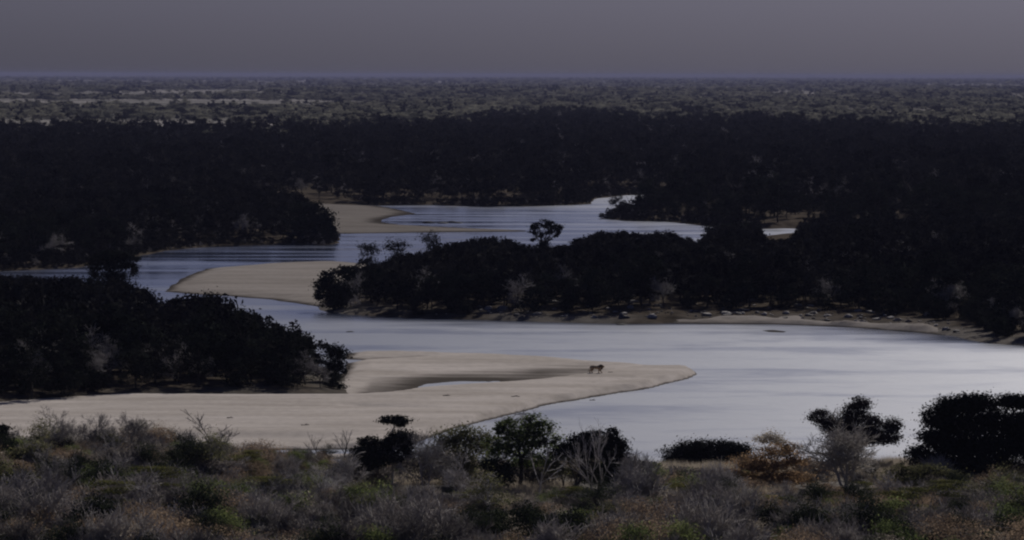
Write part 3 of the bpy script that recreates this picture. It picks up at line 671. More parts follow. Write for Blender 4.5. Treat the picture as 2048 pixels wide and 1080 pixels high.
for k, (b_, bl_, n_, mt_, lab_) in enumerate([
        ((1000, 1035), [(985, 925, 22, 14), (1005, 935, 24, 16), (990, 950, 28, 14), (1012, 958, 18, 12)], 2600, 'deepgreen', 'dark green rounded tree just below the green tree'),
        ((1128, 1030), [(1100, 925, 18, 10), (1130, 920, 20, 10), (1115, 938, 26, 12)], 1200, 'olive', 'small sparse olive tree between the green and the spreading tree'),
        ((1290, 985), [(1278, 930, 16, 9), (1302, 934, 16, 9), (1288, 944, 26, 10)], 1800, 'dark', 'small dark bush right of the spreading tree'),
        ((690, 1010), [(670, 940, 30, 14), (712, 936, 28, 14), (690, 955, 46, 16)], 3000, 'greyleaf', 'dusky rounded bush at the foot of the layered tree'),
        ((160, 1010), [(110, 935, 34, 14), (165, 930, 36, 14), (215, 938, 34, 14), (160, 955, 70, 18)], 4200, 'deepgreen', 'dark bush under the leafless trees at left'),
        ((330, 1005), [(300, 940, 30, 12), (345, 946, 30, 12), (320, 958, 46, 14)], 2600, 'dark', 'low dark bush before the wet sand step'),
        ((850, 1030), [(830, 920, 34, 16), (870, 915, 34, 16), (850, 940, 55, 20)], 1800, 'greyleaf', 'thin grey bush between the layered and the yellowing tree'),
        ((1630, 1000), [(1610, 925, 26, 12), (1640, 935, 26, 14), (1620, 950, 36, 14)], 2200, 'brown', 'brown bush between the orange bush and the pale leafless tree'),
        ((905, 1022), [(880, 930, 34, 14), (925, 926, 32, 14), (900, 945, 50, 16), (930, 962, 40, 14)], 3400, 'olive', 'dull olive bush filling the gap below the yellowing tree'),
        ((1070, 1024), [(1050, 940, 30, 14), (1090, 945, 30, 14), (1068, 960, 46, 14)], 3000, 'greyleaf', 'grey bush round the trunk of the green tree'),
        ((1205, 1024), [(1185, 932, 30, 13), (1228, 936, 28, 13), (1205, 952, 46, 15)], 3400, 'deepgreen', 'dark green bush round the foot of the spreading tree'),
        ((1250, 1014), [(1235, 945, 26, 12), (1268, 950, 26, 12), (1250, 966, 40, 12)], 2400, 'greyleaf', 'grey bush right of the spreading tree'),
        ((1390, 1005), [(1350, 945, 34, 12), (1400, 948, 36, 12), (1440, 955, 30, 12), (1390, 966, 60, 14)], 3600, 'greyleaf', 'wide grey bush in front of the round black bush'),
        ((1480, 1030), [(1450, 975, 32, 11), (1500, 972, 34, 11), (1475, 990, 50, 12)], 3200, 'brown', 'brown bush at the left foot of the orange bush'),
        ((745, 1022), [(725, 945, 26, 12), (765, 942, 28, 12), (745, 960, 42, 14)], 2800, 'greyleaf', 'grey bush round the pale trunk of the layered tree'),
        ((60, 1000), [(40, 905, 26, 14), (75, 898, 26, 14), (58, 922, 42, 16), (30, 945, 34, 16)], 3400, 'olive', 'olive tree in front of the leftmost grey leafless tree'),
        ((255, 1005), [(235, 905, 24, 12), (270, 900, 24, 12), (252, 922, 40, 15)], 2400, 'greyleaf', 'grey bush between the leafless trees at left'),
        ((430, 1010), [(400, 940, 30, 12), (450, 935, 32, 12), (425, 955, 50, 14)], 3200, 'greyleaf', 'grey bush left of the domed grey bush'),
        ((1840, 1030), [(1800, 945, 30, 12), (1850, 940, 34, 12), (1890, 950, 30, 12), (1840, 962, 60, 14)], 3600, 'olive', 'olive bush below the large dark tree')]):
    special('open_crowned_shrub', lab_, b_, bl_, n_, 0.085, M[mt_], M['bark'], 0.09, 0.35, 2, 8, 0.34, seed=70 + k, cat='shrub', up=0.6)
for k, (bx, by, hp, m1_, lab) in enumerate([(700, 1060, 120, 'twig', 'pale grey leafless tree below the dusky rounded bush'), (560, 1075, 110, 'twigdark', 'dark leafless tree at the lower left centre'), (340, 1080, 105, 'twigdark', 'forked dark leafless tree at the lower left'),
                                        (940, 1062, 120, 'pale', 'white-limbed leafless tree below the yellowing tree'), (1245, 1060, 120, 'twig', 'grey leafless tree right of the tall white-stemmed one'), (1420, 1060, 80, 'twig', 'short grey leafless tree below the round dark bush'), (1800, 1070, 95, 'twig', 'grey leafless tree beside the broad tiered acacia')]):
    special_bare('leafless_tree', lab, (bx, by), hp, 1.0, 0.10, 4, 2, 4, M[m1_], M['twig' if m1_ != 'twigdark' else 'twigdark'], 90 + k, 0.35, 0.017)
# the middle distance
special('lone_tree', 'tall dark tree with a broken clumped crown rising over the wooded island', (1092, 545),
        [(1090, 447, 14, 7), (1072, 452, 11, 7), (1108, 450, 12, 7), (1065, 463, 7, 7), (1118, 458, 8, 8), (1095, 462, 10, 7), (1080, 470, 8, 7), (1110, 468, 6, 6), (1066, 476, 5, 6), (1090, 490, 12, 14), (1085, 510, 16, 14)],
        2600, 0.17, M['dark'], M['bark'], 0.22, 0.5, seed=40)
for k, (bx, by, tx, ty, w_, lab) in enumerate([
        (735, 570, 735, 500, 26, 'small round bare-twigged tree standing at the left end of the island'),
        (797, 560, 795, 492, 24, 'thin crowned tree on the island, second from its left end'),
        (862, 548, 862, 480, 24, 'thin crowned tree on the island, third from its left end')]):
    special('thin_crowned_tree', lab, (bx, by), [(tx - w_ * 0.5, ty, w_ * 0.5, 11), (tx + w_ * 0.5, ty + 2, w_ * 0.5, 11), (tx, ty - 8, w_ * 0.6, 9), (tx, ty + 14, w_ * 0.6, 9)], 700, 0.13, M['dark'], M['bark'], 0.14, 0.5, 1, 16, 0.42, seed=41 + k)
special('channel_tree', 'round dark tree closing the right end of the far channel', (1440, 500),
        [(1425, 458, 16, 9), (1455, 455, 18, 9), (1440, 468, 26, 12), (1480, 462, 16, 10), (1415, 474, 12, 9), (1465, 480, 26, 12)], 2200, 0.2, M['dark'], M['bark'], 0.2, 0.4, seed=49)
special('channel_tree', 'dark tree left of the small water glint behind the island', (1500, 492),
        [(1490, 452, 14, 8), (1510, 458, 12, 8), (1498, 468, 20, 10), (1512, 476, 10, 8)], 1500, 0.2, M['dark'], M['bark'], 0.2, 0.4, seed=50)
special('umbrella_tree', 'dark umbrella-crowned tree above the left thicket, before the water', (226, 655),
        [(205, 520, 26, 12), (230, 512, 30, 12), (258, 522, 22, 12), (190, 535, 16, 14), (225, 530, 40, 14), (268, 540, 10, 14), (188, 552, 10, 10), (228, 552, 34, 12), (240, 570, 26, 14)], 2600, 0.16, M['dark'], M['bark'], 0.2, 0.55, seed=45, dense=2.4, hollow=0.2, clump=0.28)
special('riverbank_bush', 'rounded bush with spiky twigs at the tip of the left thicket', (672, 772),
        [(660, 700, 18, 12), (680, 704, 16, 14), (665, 722, 22, 14), (682, 735, 12, 14), (660, 745, 18, 14)], 2200, 0.12, M['dark'], M['twigdark'], 0.1, 0.3, 2, 16, 0.36, seed=46, cat='bush')
special('point_tree', 'big round dark tree at the tip of the far left wood, beside the sand', (628, 486),
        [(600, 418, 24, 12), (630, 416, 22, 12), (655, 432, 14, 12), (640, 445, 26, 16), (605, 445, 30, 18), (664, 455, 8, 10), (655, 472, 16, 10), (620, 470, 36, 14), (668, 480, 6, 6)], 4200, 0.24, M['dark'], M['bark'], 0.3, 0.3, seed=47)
special('island_end_tree', 'broad dark tree at the very left end of the island', (668, 622),
        [(660, 552, 22, 14), (690, 545, 20, 14), (645, 570, 16, 12), (670, 580, 32, 18), (640, 590, 12, 10), (665, 605, 28, 14)], 3600, 0.16, M['dark'], M['bark'], 0.2, 0.3, seed=48)

# ------------------------------------------------------------------ woods: single trees in front, the mass behind as stuff
def scatter(poly, step, seed, jitter=0.45):
    r = np.random.RandomState(seed)
    x0, y0 = poly.min(0); x1, y1 = poly.max(0)
    X, Y = np.meshgrid(np.arange(x0, x1, step), np.arange(y0, y1, step))
    p = np.stack([X.ravel(), Y.ravel()], -1) + r.uniform(-jitter, jitter, (X.size, 2)) * step
    return p
def topx(p):
    return np.arctan2(p[:, 0], p[:, 1]) * F + 1024
SKY_ISL = ([600, 630, 660, 700, 715, 760, 790, 850, 900, 960, 1000, 1040, 1060, 1130, 1150, 1200, 1260, 1290, 1330, 1365, 1380, 1400, 1420, 1470, 1515, 1530, 1580, 1600, 1700, 2048],
           [575, 545, 537, 520, 512, 514, 505, 498, 478, 470, 467, 482, 492, 484, 476, 457, 453, 463, 452, 470, 479, 479, 457, 440, 450, 473, 473, 445, 430, 420])
SKY_LEFT = ([-100, 0, 170, 270, 290, 330, 350, 400, 440, 480, 540, 580, 620, 640, 660, 700, 720], [545, 545, 548, 550, 578, 600, 588, 576, 586, 612, 622, 634, 657, 690, 705, 735, 770])
stuff_pts = []      # x, y, scale, variant
indiv = {'island': 0, 'left': 0, 'point': 0, 'right': 0}
rr_ = np.random.RandomState(77)
def wood(poly, step, seed, key, nind, label_tree, label_bush, group_t, group_b, dmin, front, skyl=None, thinp=0.22):
    p = scatter(poly, step, seed)
    d = poly_sd(p[:, 0], p[:, 1], poly)
    ax = topx(p)
    k = (d > dmin) & (ax > -260) & (ax < 2300)
    p, d, ax = p[k], d[k], ax[k]
    o = np.argsort(p[:, 1])
    vis = (ax > -40) & (ax < 2090)
    cand = [i for i in o if vis[i]]
    pick = set(cand[:front]) | set(list(rr_.permutation(cand))[:max(0, nind - front)])
    zz = ground_z(p[:, 0], p[:, 1])
    for i in range(len(p)):
        edge = d[i] < dmin + 5
        sc = (0.7 + 0.65 * rr_.rand() ** 1.3)
        if skyl:
            dist = math.hypot(p[i, 0], p[i, 1])
            room = (150 + CAM_H * F / dist - np.interp(ax[i], *skyl) - 6 * rr_.rand()) / (F / dist) - zz[i]
            if room < 1.2: continue
            sc = min(sc, max(0.22, room / 8.2))
        if i in pick:
            if edge and rr_.rand() < 0.75:
                K['thicket'].put(p[i, 0], p[i, 1], rr_.randint(9), rr_.rand() * 6.28, sc, label_bush, group_b, z=zz[i] - 0.05)
            elif rr_.rand() < thinp:
                K['thin'].put(p[i, 0], p[i, 1], rr_.randint(9), rr_.rand() * 6.28, sc * 0.85, label_tree.replace('dark evergreen', 'thin leafless').replace('dense crown', 'bare twigs'), group_t + ', leafless ones', z=zz[i] - 0.05)
            else:
                K['evergreen'].put(p[i, 0], p[i, 1], rr_.randint(9), rr_.rand() * 6.28, sc * (0.8 if edge else 1.0), label_tree, group_t, z=zz[i] - 0.05)
        else:
            stuff_pts.append((p[i, 0], p[i, 1], zz[i] - 0.05, sc * (0.55 if edge else 0.95), rr_.randint(6)))
wood(ISLAND_T, 5.4, 1, 'island', 150, 'dark evergreen tree with dense crown in the wood on the island', 'low dark bush along the stony shore of the island', 'trees on the island', 'bushes along the island shore', 2.0, 100, SKY_ISL)
wood(LEFT_T, 4.6, 2, 'left', 140, 'dark evergreen tree with dense crown in the left thicket behind the sandbar', 'low dark bush on the dirt bank of the left thicket', 'trees of the left thicket', 'bushes on the left dirt bank', 2.0, 75, SKY_LEFT, 0.42)
wood(POINT, 6.5, 3, 'point', 90, 'dark evergreen tree with dense crown in the far left wood across the water', 'low dark bush on the far left river bank', 'trees of the far left wood', 'bushes on the far left bank', 2.0, 60)
# far closed wood
rf = np.random.RandomState(4)
def far_points(n, r0, r1, power=1.0):
    a = rf.uniform(-0.14, 0.14, n); u = rf.rand(n)
    r = np.sqrt(r0 * r0 + (r1 * r1 - r0 * r0) * u)
    return np.stack([r * np.sin(a), r * np.cos(a)], -1)
p = far_points(30000, 1350, 5200)
r_ = np.hypot(p[:, 0], p[:, 1])
ok = r_ < forest_edge(p[:, 0], p[:, 1]) + 300 * rf.randn(len(p))
ok &= (poly_sd(p[:, 0], p[:, 1], RIVER) < -3) & (poly_sd(p[:, 0], p[:, 1], ISLAND) < 0) & (poly_sd(p[:, 0], p[:, 1], POINT) < 0) & (poly_sd(p[:, 0], p[:, 1], BAR3) < -3)
clear = noise2(p[:, 0] * 0.01, p[:, 1] * 0.004)
ok &= clear < 0.72
p = p[ok]; z = ground_z(p[:, 0], p[:, 1])
dr = -poly_sd(p[:, 0], p[:, 1], RIVER)
ax = topx(p)
seen = np.where((ax > 0) & (ax < 2048) & (dr < 60))[0]
seen = seen[np.argsort(p[seen, 1])][:90]
ss = set(seen.tolist())
for i in range(len(p)):
    sc = 0.85 + 1.0 * rf.rand() ** 1.8
    if dr[i] < 12: sc *= 0.7
    if i in ss:
        K['evergreen'].put(p[i, 0], p[i, 1], rf.randint(9), rf.rand() * 6.28, sc, 'dark evergreen tree lining the far bank of the river', 'trees along the far bank', z=z[i] - 0.05)
    else:
        stuff_pts.append((p[i, 0], p[i, 1], z[i] - 0.05, sc, rf.randint(6)))

bk = []
for a_, b_ in zip(RIVER[:-1], RIVER[1:]):       # low growth down to the water along the far banks
    if min(a_[1], b_[1]) < 1000 or max(abs(a_[0]), abs(b_[0])) > 320: continue
    L_ = np.hypot(*(b_ - a_)); nrm = np.array([b_[1] - a_[1], a_[0] - b_[0]]) / L_
    for t_ in np.arange(0, L_, 1.6):
        for off in (0.8, 3.0, 6.0):
            for sg in (1, -1):
                q = a_ + (b_ - a_) * (t_ / L_) + sg * nrm * (off + abs(rf.randn() * 0.8)); bk.append((q[0], q[1], off))
bk = np.array(bk)
bk = bk[(poly_sd(bk[:, 0], bk[:, 1], RIVER) < -0.2) & (poly_sd(bk[:, 0], bk[:, 1], BAR3) < -2)]
ba = topx(bk); bk = bk[~((ba > 1518) & (ba < 1592))]
bz = ground_z(bk[:, 0], bk[:, 1])
for q, z_ in zip(bk, bz):
    stuff_pts.append((q[0], q[1], z_ - 0.3, (0.16 + 0.10 * q[2] / 3) * (0.8 + 0.7 * rf.rand()), rf.randint(6)))
def proto_collection(name, specs):
    c = bpy.data.collections.new(name)
    for i, (tm, cm, h) in enumerate(specs):
        import bmesh
        bm = bmesh.new(); bm.from_mesh(tm)
        n0 = len(bm.faces); bm.from_mesh(cm); bm.faces.ensure_lookup_table()
        for f in bm.faces[n0:]: f.material_index = 1
        me = bpy.data.meshes.new('%s_shape' % name); bm.to_mesh(me); bm.free()
        me.materials.append(tm.materials[0]); me.materials.append(cm.materials[0])
        o = bpy.data.objects.new('%s_%02d' % (name, i), me); c.objects.link(o)
    return c
def stuff(name, label, cat, pts, coll, seed=0):
    A = np.array(pts, float); n = len(A)
    me = mesh_np(name, A[:, :3])
    r = np.random.RandomState(seed)
    for nm, ty, v in (('scl', 'FLOAT', A[:, 3].astype(np.float32)), ('rotz', 'FLOAT', (r.rand(n) * 6.28).astype(np.float32)), ('idx', 'INT', A[:, 4].astype(np.int32))):
        a = me.attributes.new(nm, ty, 'POINT'); a.data.foreach_set('value', v)
    o = tag(obj(name, me), label, cat, kind='stuff')
    g = bpy.data.node_groups.new(name, 'GeometryNodeTree')
    g.interface.new_socket('Geometry', in_out='INPUT', socket_type='NodeSocketGeometry')
    g.interface.new_socket('Geometry', in_out='OUTPUT', socket_type='NodeSocketGeometry')
    N = g.nodes.new; L = g.links.new
    gi, go = N('NodeGroupInput'), N('NodeGroupOutput')
    ci = N('GeometryNodeCollectionInfo'); ci.inputs['Collection'].default_value = coll
    ci.inputs['Separate Children'].default_value = True; ci.inputs['Reset Children'].default_value = True
    ip = N('GeometryNodeInstanceOnPoints'); ip.inputs['Pick Instance'].default_value = True
    def na(nm, ty):
        q = N('GeometryNodeInputNamedAttribute'); q.data_type = ty; q.inputs['Name'].default_value = nm; return q.outputs['Attribute']
    cx = N('ShaderNodeCombineXYZ'); L(na('rotz', 'FLOAT'), cx.inputs['Z'])
    er = N('FunctionNodeEulerToRotation'); L(cx.outputs[0], er.inputs[0])
    L(gi.outputs[0], ip.inputs['Points']); L(ci.outputs[0], ip.inputs['Instance'])
    L(na('idx', 'INT'), ip.inputs['Instance Index']); L(er.outputs[0], ip.inputs['Rotation']); L(na('scl', 'FLOAT'), ip.inputs['Scale'])
    L(ip.outputs[0], go.inputs[0])
    o.modifiers.new('scatter', 'NODES').node_group = g
    return o
# coarser shapes for the mass of the far woods
specs = []
for i in range(6):
    h = 6.8 + 2 * rng.rand(); wd = 6.0 + 2.4 * rng.rand(); bl = rand_blobs(rng, wd, h, 7, 0.6, 0.3)
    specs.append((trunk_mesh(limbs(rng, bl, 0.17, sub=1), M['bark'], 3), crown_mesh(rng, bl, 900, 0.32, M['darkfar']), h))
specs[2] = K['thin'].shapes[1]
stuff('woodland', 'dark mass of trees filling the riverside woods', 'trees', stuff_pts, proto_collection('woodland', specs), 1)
# open savanna trees towards the horizon
specs2 = []
for i in range(6):
    h = 7.0 + 3 * rng.rand(); wd = (10, 20, 14, 24, 9, 17)[i]; bl = rand_blobs(rng, wd, h, 9, 0.32, 0.3)
    specs2.append((trunk_mesh(limbs(rng, bl, 0.2, sub=1), M['bark'], 3), crown_mesh(rng, bl, 800, 0.6, M['darkfar' if i in (1, 4) else 'savanna']), h))
sp = []
for n_, r0, r1, sc0 in ((17000, 2600, 9000, 0.95), (15000, 9000, 20000, 1.5), (20000, 20000, 58000, 2.2)):
    q = far_points(n_, r0, r1); rad = np.hypot(q[:, 0], q[:, 1])
    m = (rad > forest_edge(q[:, 0], q[:, 1]) - 60)
    dens = 1.5 * fbm(q[:, 0] * 0.0016 + 3, q[:, 1] * 0.0007 + 5, 3)
    m &= dens + 0.5 * (rad < forest_edge(q[:, 0], q[:, 1]) + 900) > rf.uniform(-0.75, 0.75, len(q)) + 0.2 * (np.arctan2(q[:, 0], q[:, 1]) < -0.02)
    q = q[m]; z = ground_z(q[:, 0], q[:, 1])
    for i in range(len(q)): sp.append((q[i, 0], q[i, 1], z[i] - 0.1, sc0 * (0.6 + 0.7 * rf.rand()), rf.randint(6)))
stuff('savanna_trees', 'scattered trees of the dry plain fading towards the horizon', 'trees', sp, proto_collection('savanna', specs2), 2)

# ------------------------------------------------------------------ near bank scrub
NEAR = P((-120, 942), (250, 938), (700, 944), (1100, 947), (1500, 950), (2170, 950), (2230, 1230), (-180, 1230))
p = scatter(NEAR, 2.75, 9, 0.5)
d = poly_sd(p[:, 0], p[:, 1], NEAR); ax = topx(p); k = (d > 0)
p, ax = p[k], ax[k]
depth_py = 150 + CAM_H * F / np.hypot(p[:, 0], p[:, 1])
zz = ground_z(p[:, 0], p[:, 1])
mix = fbm(p[:, 0] * 0.05, p[:, 1] * 0.05, 2); mix2 = fbm(p[:, 0] * 0.04 + 40, p[:, 1] * 0.04, 2)
rs = np.random.RandomState(21)
LAB = {'grey': ('grey leafless twiggy shrub in the dry scrub of the near bank', 'leafless shrubs of the near bank'),
       'brown': ('brown leaved shrub in the dry scrub of the near bank', 'brown shrubs of the near bank'),
       'tan': ('low pale straw-coloured shrub in the dry scrub of the near bank', 'pale shrubs of the near bank'),
       'olive': ('olive green leafy shrub in the dry scrub of the near bank', 'green shrubs of the near bank'),
       'baretree': ('leafless tree with visible forked branches rising from the near bank scrub', 'leafless trees of the near bank'),
       'opentree': ('open-crowned leafy tree standing above the scrub of the near bank', 'leafy trees of the near bank'),
       'darkbush': ('dark leafy shrub in the scrub of the near bank', 'dark shrubs of the near bank'),
       'acacia': ('flat-topped yellow-green acacia in the dry scrub of the near bank', 'acacias of the near bank')}
order = rs.permutation(len(p)); count = 0
scrub = []
kinds = []
for i in order:
    v = rs.rand(); right = np.clip((ax[i] - 900) / 900, 0, 1)
    b = mix[i]
    if v < 0.12 + 0.16 * right: kd = 'acacia' if depth_py[i] > 1005 else 'brown'
    elif v < 0.26 + 0.22 * right + 0.12 * b: kd = 'brown'
    elif v < 0.42 + 0.22 * right: kd = 'tan'
    elif v < 0.54 + 0.20 * right: kd = 'olive'
    else: kd = 'grey'
    v2 = rs.rand()
    if v2 < 0.12: kd = 'baretree'
    elif v2 < 0.22: kd = 'opentree'
    elif v2 < 0.22 + (0.18 if depth_py[i] < 1015 else 0.05): kd = 'darkbush'
    sc = (0.8 + 1.1 * rs.rand() ** 1.7) * (0.8 if kd in ('baretree', 'opentree') else 1.0)
    # keep the open views to sand and water free
    limit = np.interp(ax[i], [0, 330, 700, 850, 960, 1250, 1320, 1420, 1800, 2048], [862, 870, 922, 930, 926, 928, 938, 940, 932, 922]) + 10 * rs.randn() - (22 if kd in ('baretree', 'opentree') else 0)
    if depth_py[i] > 1012: limit = max(limit, np.interp(ax[i], [0, 330, 650, 740, 1250, 1350, 1420, 1800, 1850, 2048], [940, 950, 965, 992, 990, 968, 982, 985, 970, 970]) + 15 * rs.randn() - (34 if kd in ('baretree', 'opentree') else 0))
    s_ = F / np.hypot(p[i, 0], p[i, 1])
    hh = K[kd].shapes[0][2] * sc
    room = (depth_py[i] - limit) / s_ - zz[i]
    if room < 0.35: continue
    if room < 1.0: kd = 'tan' if rs.rand() < 0.5 else 'grey'
    if kd in ('acacia', 'opentree', 'baretree') and room < 2.4: kd = 'grey'
    if room > 2.6 and kd == 'tan' and rs.rand() < 0.5: kd = 'grey'
    sc *= min(1.0, room / hh) if room < hh else 1.0
    vis = -30 < ax[i] < 2078 and depth_py[i] < 1130
    if vis and count < 480 and kinds.count(kd) < 290:
        kinds.append(kd); count += 1
        K[kd].put(p[i, 0], p[i, 1], rs.randint(12), rs.rand() * 6.28, sc, LAB[kd][0], LAB[kd][1], z=zz[i] - 0.04)
    else:
        scrub.append((p[i, 0], p[i, 1], zz[i] - 0.04, sc, rs.randint(8)))
specs3 = [K['darkbush'].shapes[0], K['grey'].shapes[1], K['grey'].shapes[2], K['grey'].shapes[3], K['tan'].shapes[0], K['tan'].shapes[1], K['brown'].shapes[1], K['olive'].shapes[0]]
stuff('scrub', 'tangle of dry scrub filling the gaps of the near bank', 'scrub', scrub, proto_collection('scrub', specs3), 3)
# dry grass
gs = []
for i in range(4):
    r = np.random.RandomState(60 + i); n = 60
    b0 = np.concatenate([r.randn(n, 2) * 0.22, np.zeros((n, 1)) - 0.03], 1)
    tip = b0 + np.concatenate([r.randn(n, 2) * 0.22, 0.45 + 0.5 * r.rand(n, 1)], 1)
    sd = np.concatenate([r.randn(n, 2), np.zeros((n, 1))], 1); sd *= 0.018 / np.linalg.norm(sd, axis=1, keepdims=True)
    V = np.stack([b0 - sd, b0 + sd, tip], 1).reshape(-1, 3)
    me = mesh_np('tuft', V, faces=np.arange(n * 3).reshape(-1, 3), tint=np.repeat(r.rand(n), 3), mats=[M['grass']])
    gs.append(me)
gc = bpy.data.collections.new('tufts')
for i, me in enumerate(gs): gc.objects.link(bpy.data.objects.new('tuft_%02d' % i, me))
g = scatter(NEAR, 0.75, 12, 0.5); gd = poly_sd(g[:, 0], g[:, 1], NEAR); g = g[gd > -3]
g = g[fbm(g[:, 0] * 0.12, g[:, 1] * 0.12, 2) > 0.1]
gz = ground_z(g[:, 0], g[:, 1]); r = np.random.RandomState(2)
stuff('dry_grass', 'dry straw-coloured grass growing between the shrubs of the near bank', 'grass',
      [(g[i, 0], g[i, 1], gz[i], 0.7 + 0.9 * r.rand(), r.randint(4)) for i in range(len(g)) if gz[i] > 0.1], gc, 4)

# ------------------------------------------------------------------ rocks on the island shore
def rock_mesh(seed):
    r = np.random.RandomState(seed)
    import bmesh
    bm = bmesh.new(); bmesh.ops.create_icosphere(bm, subdivisions=2, radius=1.0)
    dirs = r.randn(9, 3); dirs /= np.linalg.norm(dirs, axis=1, keepdims=True); lim = 0.55 + 0.35 * r.rand(9)
    for v in bm.verts:
        c = np.array(v.co)
        for dd, l in zip(dirs, lim):
            t = c @ dd
            if t > l: c = c - dd * (t - l)
        c *= np.array([1.0, 0.8, 0.55]); v.co = c
    me = bpy.data.meshes.new('rock'); bm.to_mesh(me); bm.free(); return me
RK = [rock_mesh(i) for i in range(6)]
for m_ in RK: m_.materials.append(M['rock'])
RKD = [rock_mesh(20 + i) for i in range(3)]
for m_ in RKD: m_.materials.append(M['rockdark'])
r = np.random.RandomState(33)
shore = [(860, 634), (1000, 637), (1150, 642), (1250, 644), (1400, 642), (1550, 643), (1700, 649), (1800, 656), (1880, 664), (1935, 673)]
for i in range(270):
    px = r.choice([905, 960, 1010, 1075, 1120, 1180, 1240, 1300, 1330, 1390, 1450, 1500, 1560, 1610, 1650, 1720, 1790, 1850, 1900]) + r.randn() * 16; base = np.interp(px, [s[0] for s in shore], [s[1] for s in shore])
    py = base - abs(r.randn()) * 9 + 1.5
    x, y = at(px, py); z = float(ground_z([x], [y])[0])
    if z < 0.05: continue
    o = obj('rock', RK[r.randint(6)])
    o.location = (x, y, z + 0.05); s = 0.16 + 0.95 * r.rand() ** 3; o.scale = (s * 1.3, s, s * (0.8 + 0.5 * r.rand())); o.rotation_euler = (0, 0, r.rand() * 6.28)
    tag(o, 'pale bleached rock on the stony shore of the island', 'rock', 'pale rocks along the island shore')
for px, py, s, lab in [(857, 446, 1.6, 'small dark rock in the far pool, leftmost of the row'), (886, 447, 1.2, 'small dark rock in the far pool, second of the row'), (905, 445, 1.4, 'small dark rock in the far pool, third of the row'),
                       (916, 446, 1.0, 'small dark rock in the far pool, rightmost of the row'), (1243, 650, 0.7, 'dark wet rock in the water just off the island shore'), (700, 664, 0.5, 'small dark rock in the channel at the left of the island')]:
    x, y = at(px, py); o = obj('rock', RKD[int(px) % 3]); o.location = (x, y, 0.02); o.scale = (s * 1.6, s, s * 0.7)
    tag(o, lab, 'rock')

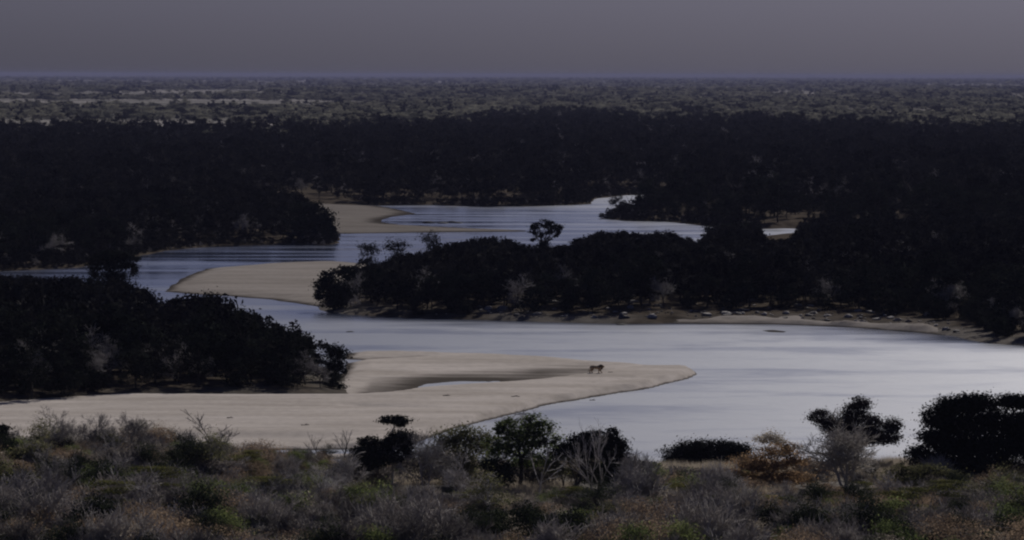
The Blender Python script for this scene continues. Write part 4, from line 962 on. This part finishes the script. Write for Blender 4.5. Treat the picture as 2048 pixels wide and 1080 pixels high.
# ------------------------------------------------------------------ the lion
def lion():
    import bmesh
    x, y = at(1193, 754.5, 0.35)
    # ground height of the sandbar at the feet
    zb = float(h_bar1(np.array([x]), np.array([y]), poly_sd([x], [y], BAR1))[0])
    fur, n, o_ = newmat('lion_fur')
    ge = n.nodes.new('ShaderNodeTexCoord'); nz = n.nodes.new('ShaderNodeTexNoise'); nz.inputs['Scale'].default_value = 5; n.links.new(ge.outputs['Object'], nz.inputs[0])
    rp = ramp(n, [(0.35, (0.26, 0.185, 0.115)), (0.65, (0.44, 0.32, 0.21))]); n.links.new(nz.outputs['Fac'], rp.inputs[0])
    b = n.nodes.new('ShaderNodeBsdfDiffuse'); n.links.new(rp.outputs[0], b.inputs[0]); n.links.new(b.outputs[0], o_.inputs[0])
    mane = barkmat('lion_mane', (0.07, 0.05, 0.032), (0.16, 0.11, 0.068), 9.0)
    def balls(chain, bm, n=7):
        for (a, ra), (c, rc) in zip(chain[:-1], chain[1:]):
            for t in np.linspace(0, 1, n):
                p = Vector(a).lerp(Vector(c), t); rad = (ra + (rc - ra) * t) * 1.1 + 0.006
                bmesh.ops.create_icosphere(bm, subdivisions=2, radius=rad, matrix=Matrix.Translation(p))
    bm = bmesh.new()
    # trunk: rump, loin, belly, chest, neck, head (facing +X)
    balls([((-0.78, 0, 0.86), 0.19), ((-0.55, 0, 0.87), 0.225), ((-0.2, 0, 0.84), 0.205), ((0.15, 0, 0.82), 0.23), ((0.42, 0, 0.82), 0.265), ((0.62, 0, 0.92), 0.22), ((0.80, 0, 1.0), 0.17)], bm)
    balls([((0.80, 0, 1.0), 0.15), ((0.92, 0, 1.0), 0.145), ((1.06, 0, 0.94), 0.09), ((1.10, 0, 0.93), 0.075)], bm)
    balls([((1.02, 0, 0.89), 0.07), ((1.07, 0, 0.87), 0.055)], bm, 3)
    for s in (-1, 1): balls([((0.82, 0.10 * s, 1.12), 0.05), ((0.82, 0.115 * s, 1.17), 0.04)], bm, 3)
    def leg(pts): balls([(p_, r_ * 1.22) for p_, r_ in pts], bm, 9)
    # front legs: one reaching forward, one straight below
    leg([((0.48, -0.13, 0.74), 0.15), ((0.52, -0.14, 0.52), 0.095), ((0.66, -0.14, 0.28), 0.062), ((0.76, -0.14, 0.08), 0.05), ((0.83, -0.14, 0.04), 0.052)])
    leg([((0.42, 0.13, 0.74), 0.15), ((0.36, 0.14, 0.52), 0.095), ((0.33, 0.14, 0.28), 0.062), ((0.29, 0.14, 0.08), 0.05), ((0.36, 0.14, 0.04), 0.052)])
    # hind legs: knee forward, hock back
    leg([((-0.66, -0.13, 0.80), 0.18), ((-0.52, -0.15, 0.56), 0.115), ((-0.70, -0.15, 0.32), 0.06), ((-0.66, -0.15, 0.08), 0.045), ((-0.58, -0.15, 0.04), 0.05)])
    leg([((-0.72, 0.13, 0.80), 0.18), ((-0.74, 0.15, 0.56), 0.115), ((-0.96, 0.15, 0.34), 0.06), ((-1.02, 0.15, 0.09), 0.045), ((-0.95, 0.15, 0.04), 0.05)])
    balls([((-0.92, 0, 0.90), 0.05), ((-1.02, 0, 0.72), 0.036), ((-1.08, 0, 0.48), 0.03), ((-1.18, 0, 0.32), 0.028)], bm, 9)
    me = bpy.data.meshes.new('lion'); bm.to_mesh(me); bm.free(); me.materials.append(fur)
    o = obj('lion', me)
    m1 = o.modifiers.new('remesh', 'REMESH'); m1.mode = 'VOXEL'; m1.voxel_size = 0.022; m1.use_smooth_shade = True
    m2 = o.modifiers.new('smooth', 'SMOOTH'); m2.iterations = 3; m2.factor = 0.5
    o.location = (x, y, zb); o.rotation_euler = (0, 0, R(-6))
    tag(o, 'dark-maned lion walking to the right across the sandbar', 'lion')
    r = np.random.RandomState(3)
    bl = [(0.62, 0, 0.96, 0.36, 0.29, 0.32), (0.76, 0, 1.04, 0.22, 0.25, 0.23), (0.58, 0, 0.74, 0.30, 0.25, 0.30), (0.78, 0, 0.80, 0.20, 0.20, 0.24), (0.38, 0, 0.98, 0.26, 0.21, 0.18)]
    bm = bmesh.new()
    for b in bl:
        bmesh.ops.create_icosphere(bm, subdivisions=3, radius=1, matrix=Matrix.Translation(b[:3]) @ Matrix.Diagonal((b[3], b[4], b[5], 1)))
    for v in bm.verts:
        v.co += Vector(r.randn(3) * 0.012)
    mm = bpy.data.meshes.new('mane'); bm.to_mesh(mm); bm.free(); mm.materials.append(mane)
    mo = obj('mane', mm, o); m1 = mo.modifiers.new('remesh', 'REMESH'); m1.mode = 'VOXEL'; m1.voxel_size = 0.03
    bm = bmesh.new(); bmesh.ops.create_icosphere(bm, subdivisions=2, radius=1, matrix=Matrix.Translation((-1.22, 0, 0.28)) @ Matrix.Rotation(0.7, 4, 'Y') @ Matrix.Diagonal((0.05, 0.045, 0.10, 1)))
    mt = bpy.data.meshes.new('tail_tuft'); bm.to_mesh(mt); bm.free(); mt.materials.append(mane); obj('tail_tuft', mt, o)
    for sx_, sy_, sl_, lab_ in [(893, 800, 0.5, 'small dark stick on the near sandbar below the pool'), (1031, 801, 0.6, 'small dark driftwood piece on the sandbar right of the pool'), (1185, 795, 0.4, 'tiny stick near the cut edge of the sandbar'),
                               (1045, 823, 1.0, 'dark driftwood log on the cut edge of the sandbar above the green tree'), (460, 845, 0.4, 'tiny dark twig on the wide sand at the left'), (610, 860, 0.5, 'small twig on the sand above the domed grey bush')]:
        x_, y_ = at(sx_, sy_, 0.4); z_ = float(h_bar1(np.array([x_]), np.array([y_]), poly_sd([x_], [y_], BAR1))[0])
        V, Q = tubes(curve(r, (-sl_, 0, 0.04), (sl_, 0.1, 0.06), 0.07, 0.04, 5, 0.05) + curve(r, (0, 0, 0.05), (sl_ * 0.5, 0.1, 0.22), 0.04, 0.02, 3, 0.05), 6)
        d_ = obj('driftwood_stick', mesh_np('driftwood_stick', V, quads=Q, mats=[M['bark']], smooth=True)); d_.location = (x_, y_, max(z_, 0)); tag(d_, lab_, 'stick')
    # a stick on the sand ahead of it
    sx, sy = at(1221, 753, 0.35)
    zs = float(h_bar1(np.array([sx]), np.array([sy]), poly_sd([sx], [sy], BAR1))[0])
    V, Q = tubes(curve(r, (-0.35, 0, 0.04), (0.35, 0.1, 0.05), 0.05, 0.03, 5, 0.05), 6)
    st = obj('driftwood_stick', mesh_np('driftwood_stick', V, quads=Q, mats=[M['bark']], smooth=True)); st.location = (sx, sy, zs)
    tag(st, 'short dark stick lying on the sand ahead of the lion', 'stick')
lion()

# ------------------------------------------------------------------ haze over the plain
def haze():
    import bmesh
    bm = bmesh.new(); bmesh.ops.create_cube(bm, size=1.0)
    for v in bm.verts: v.co = (v.co.x * 130000, v.co.y * 130000, -3.0 if v.co.z < 0 else 56.0)
    me = bpy.data.meshes.new('haze'); bm.to_mesh(me); bm.free()
    m, n, o = newmat('haze_air')
    v = n.nodes.new('ShaderNodeVolumePrincipled'); v.inputs['Color'].default_value = (0.31, 0.32, 0.50, 1)
    v.inputs['Density'].default_value = 3.0e-5; v.inputs['Anisotropy'].default_value = 0.0
    n.links.new(v.outputs[0], o.inputs['Volume']); me.materials.append(m)
    tag(obj('haze', me), kind='stuff')
haze()
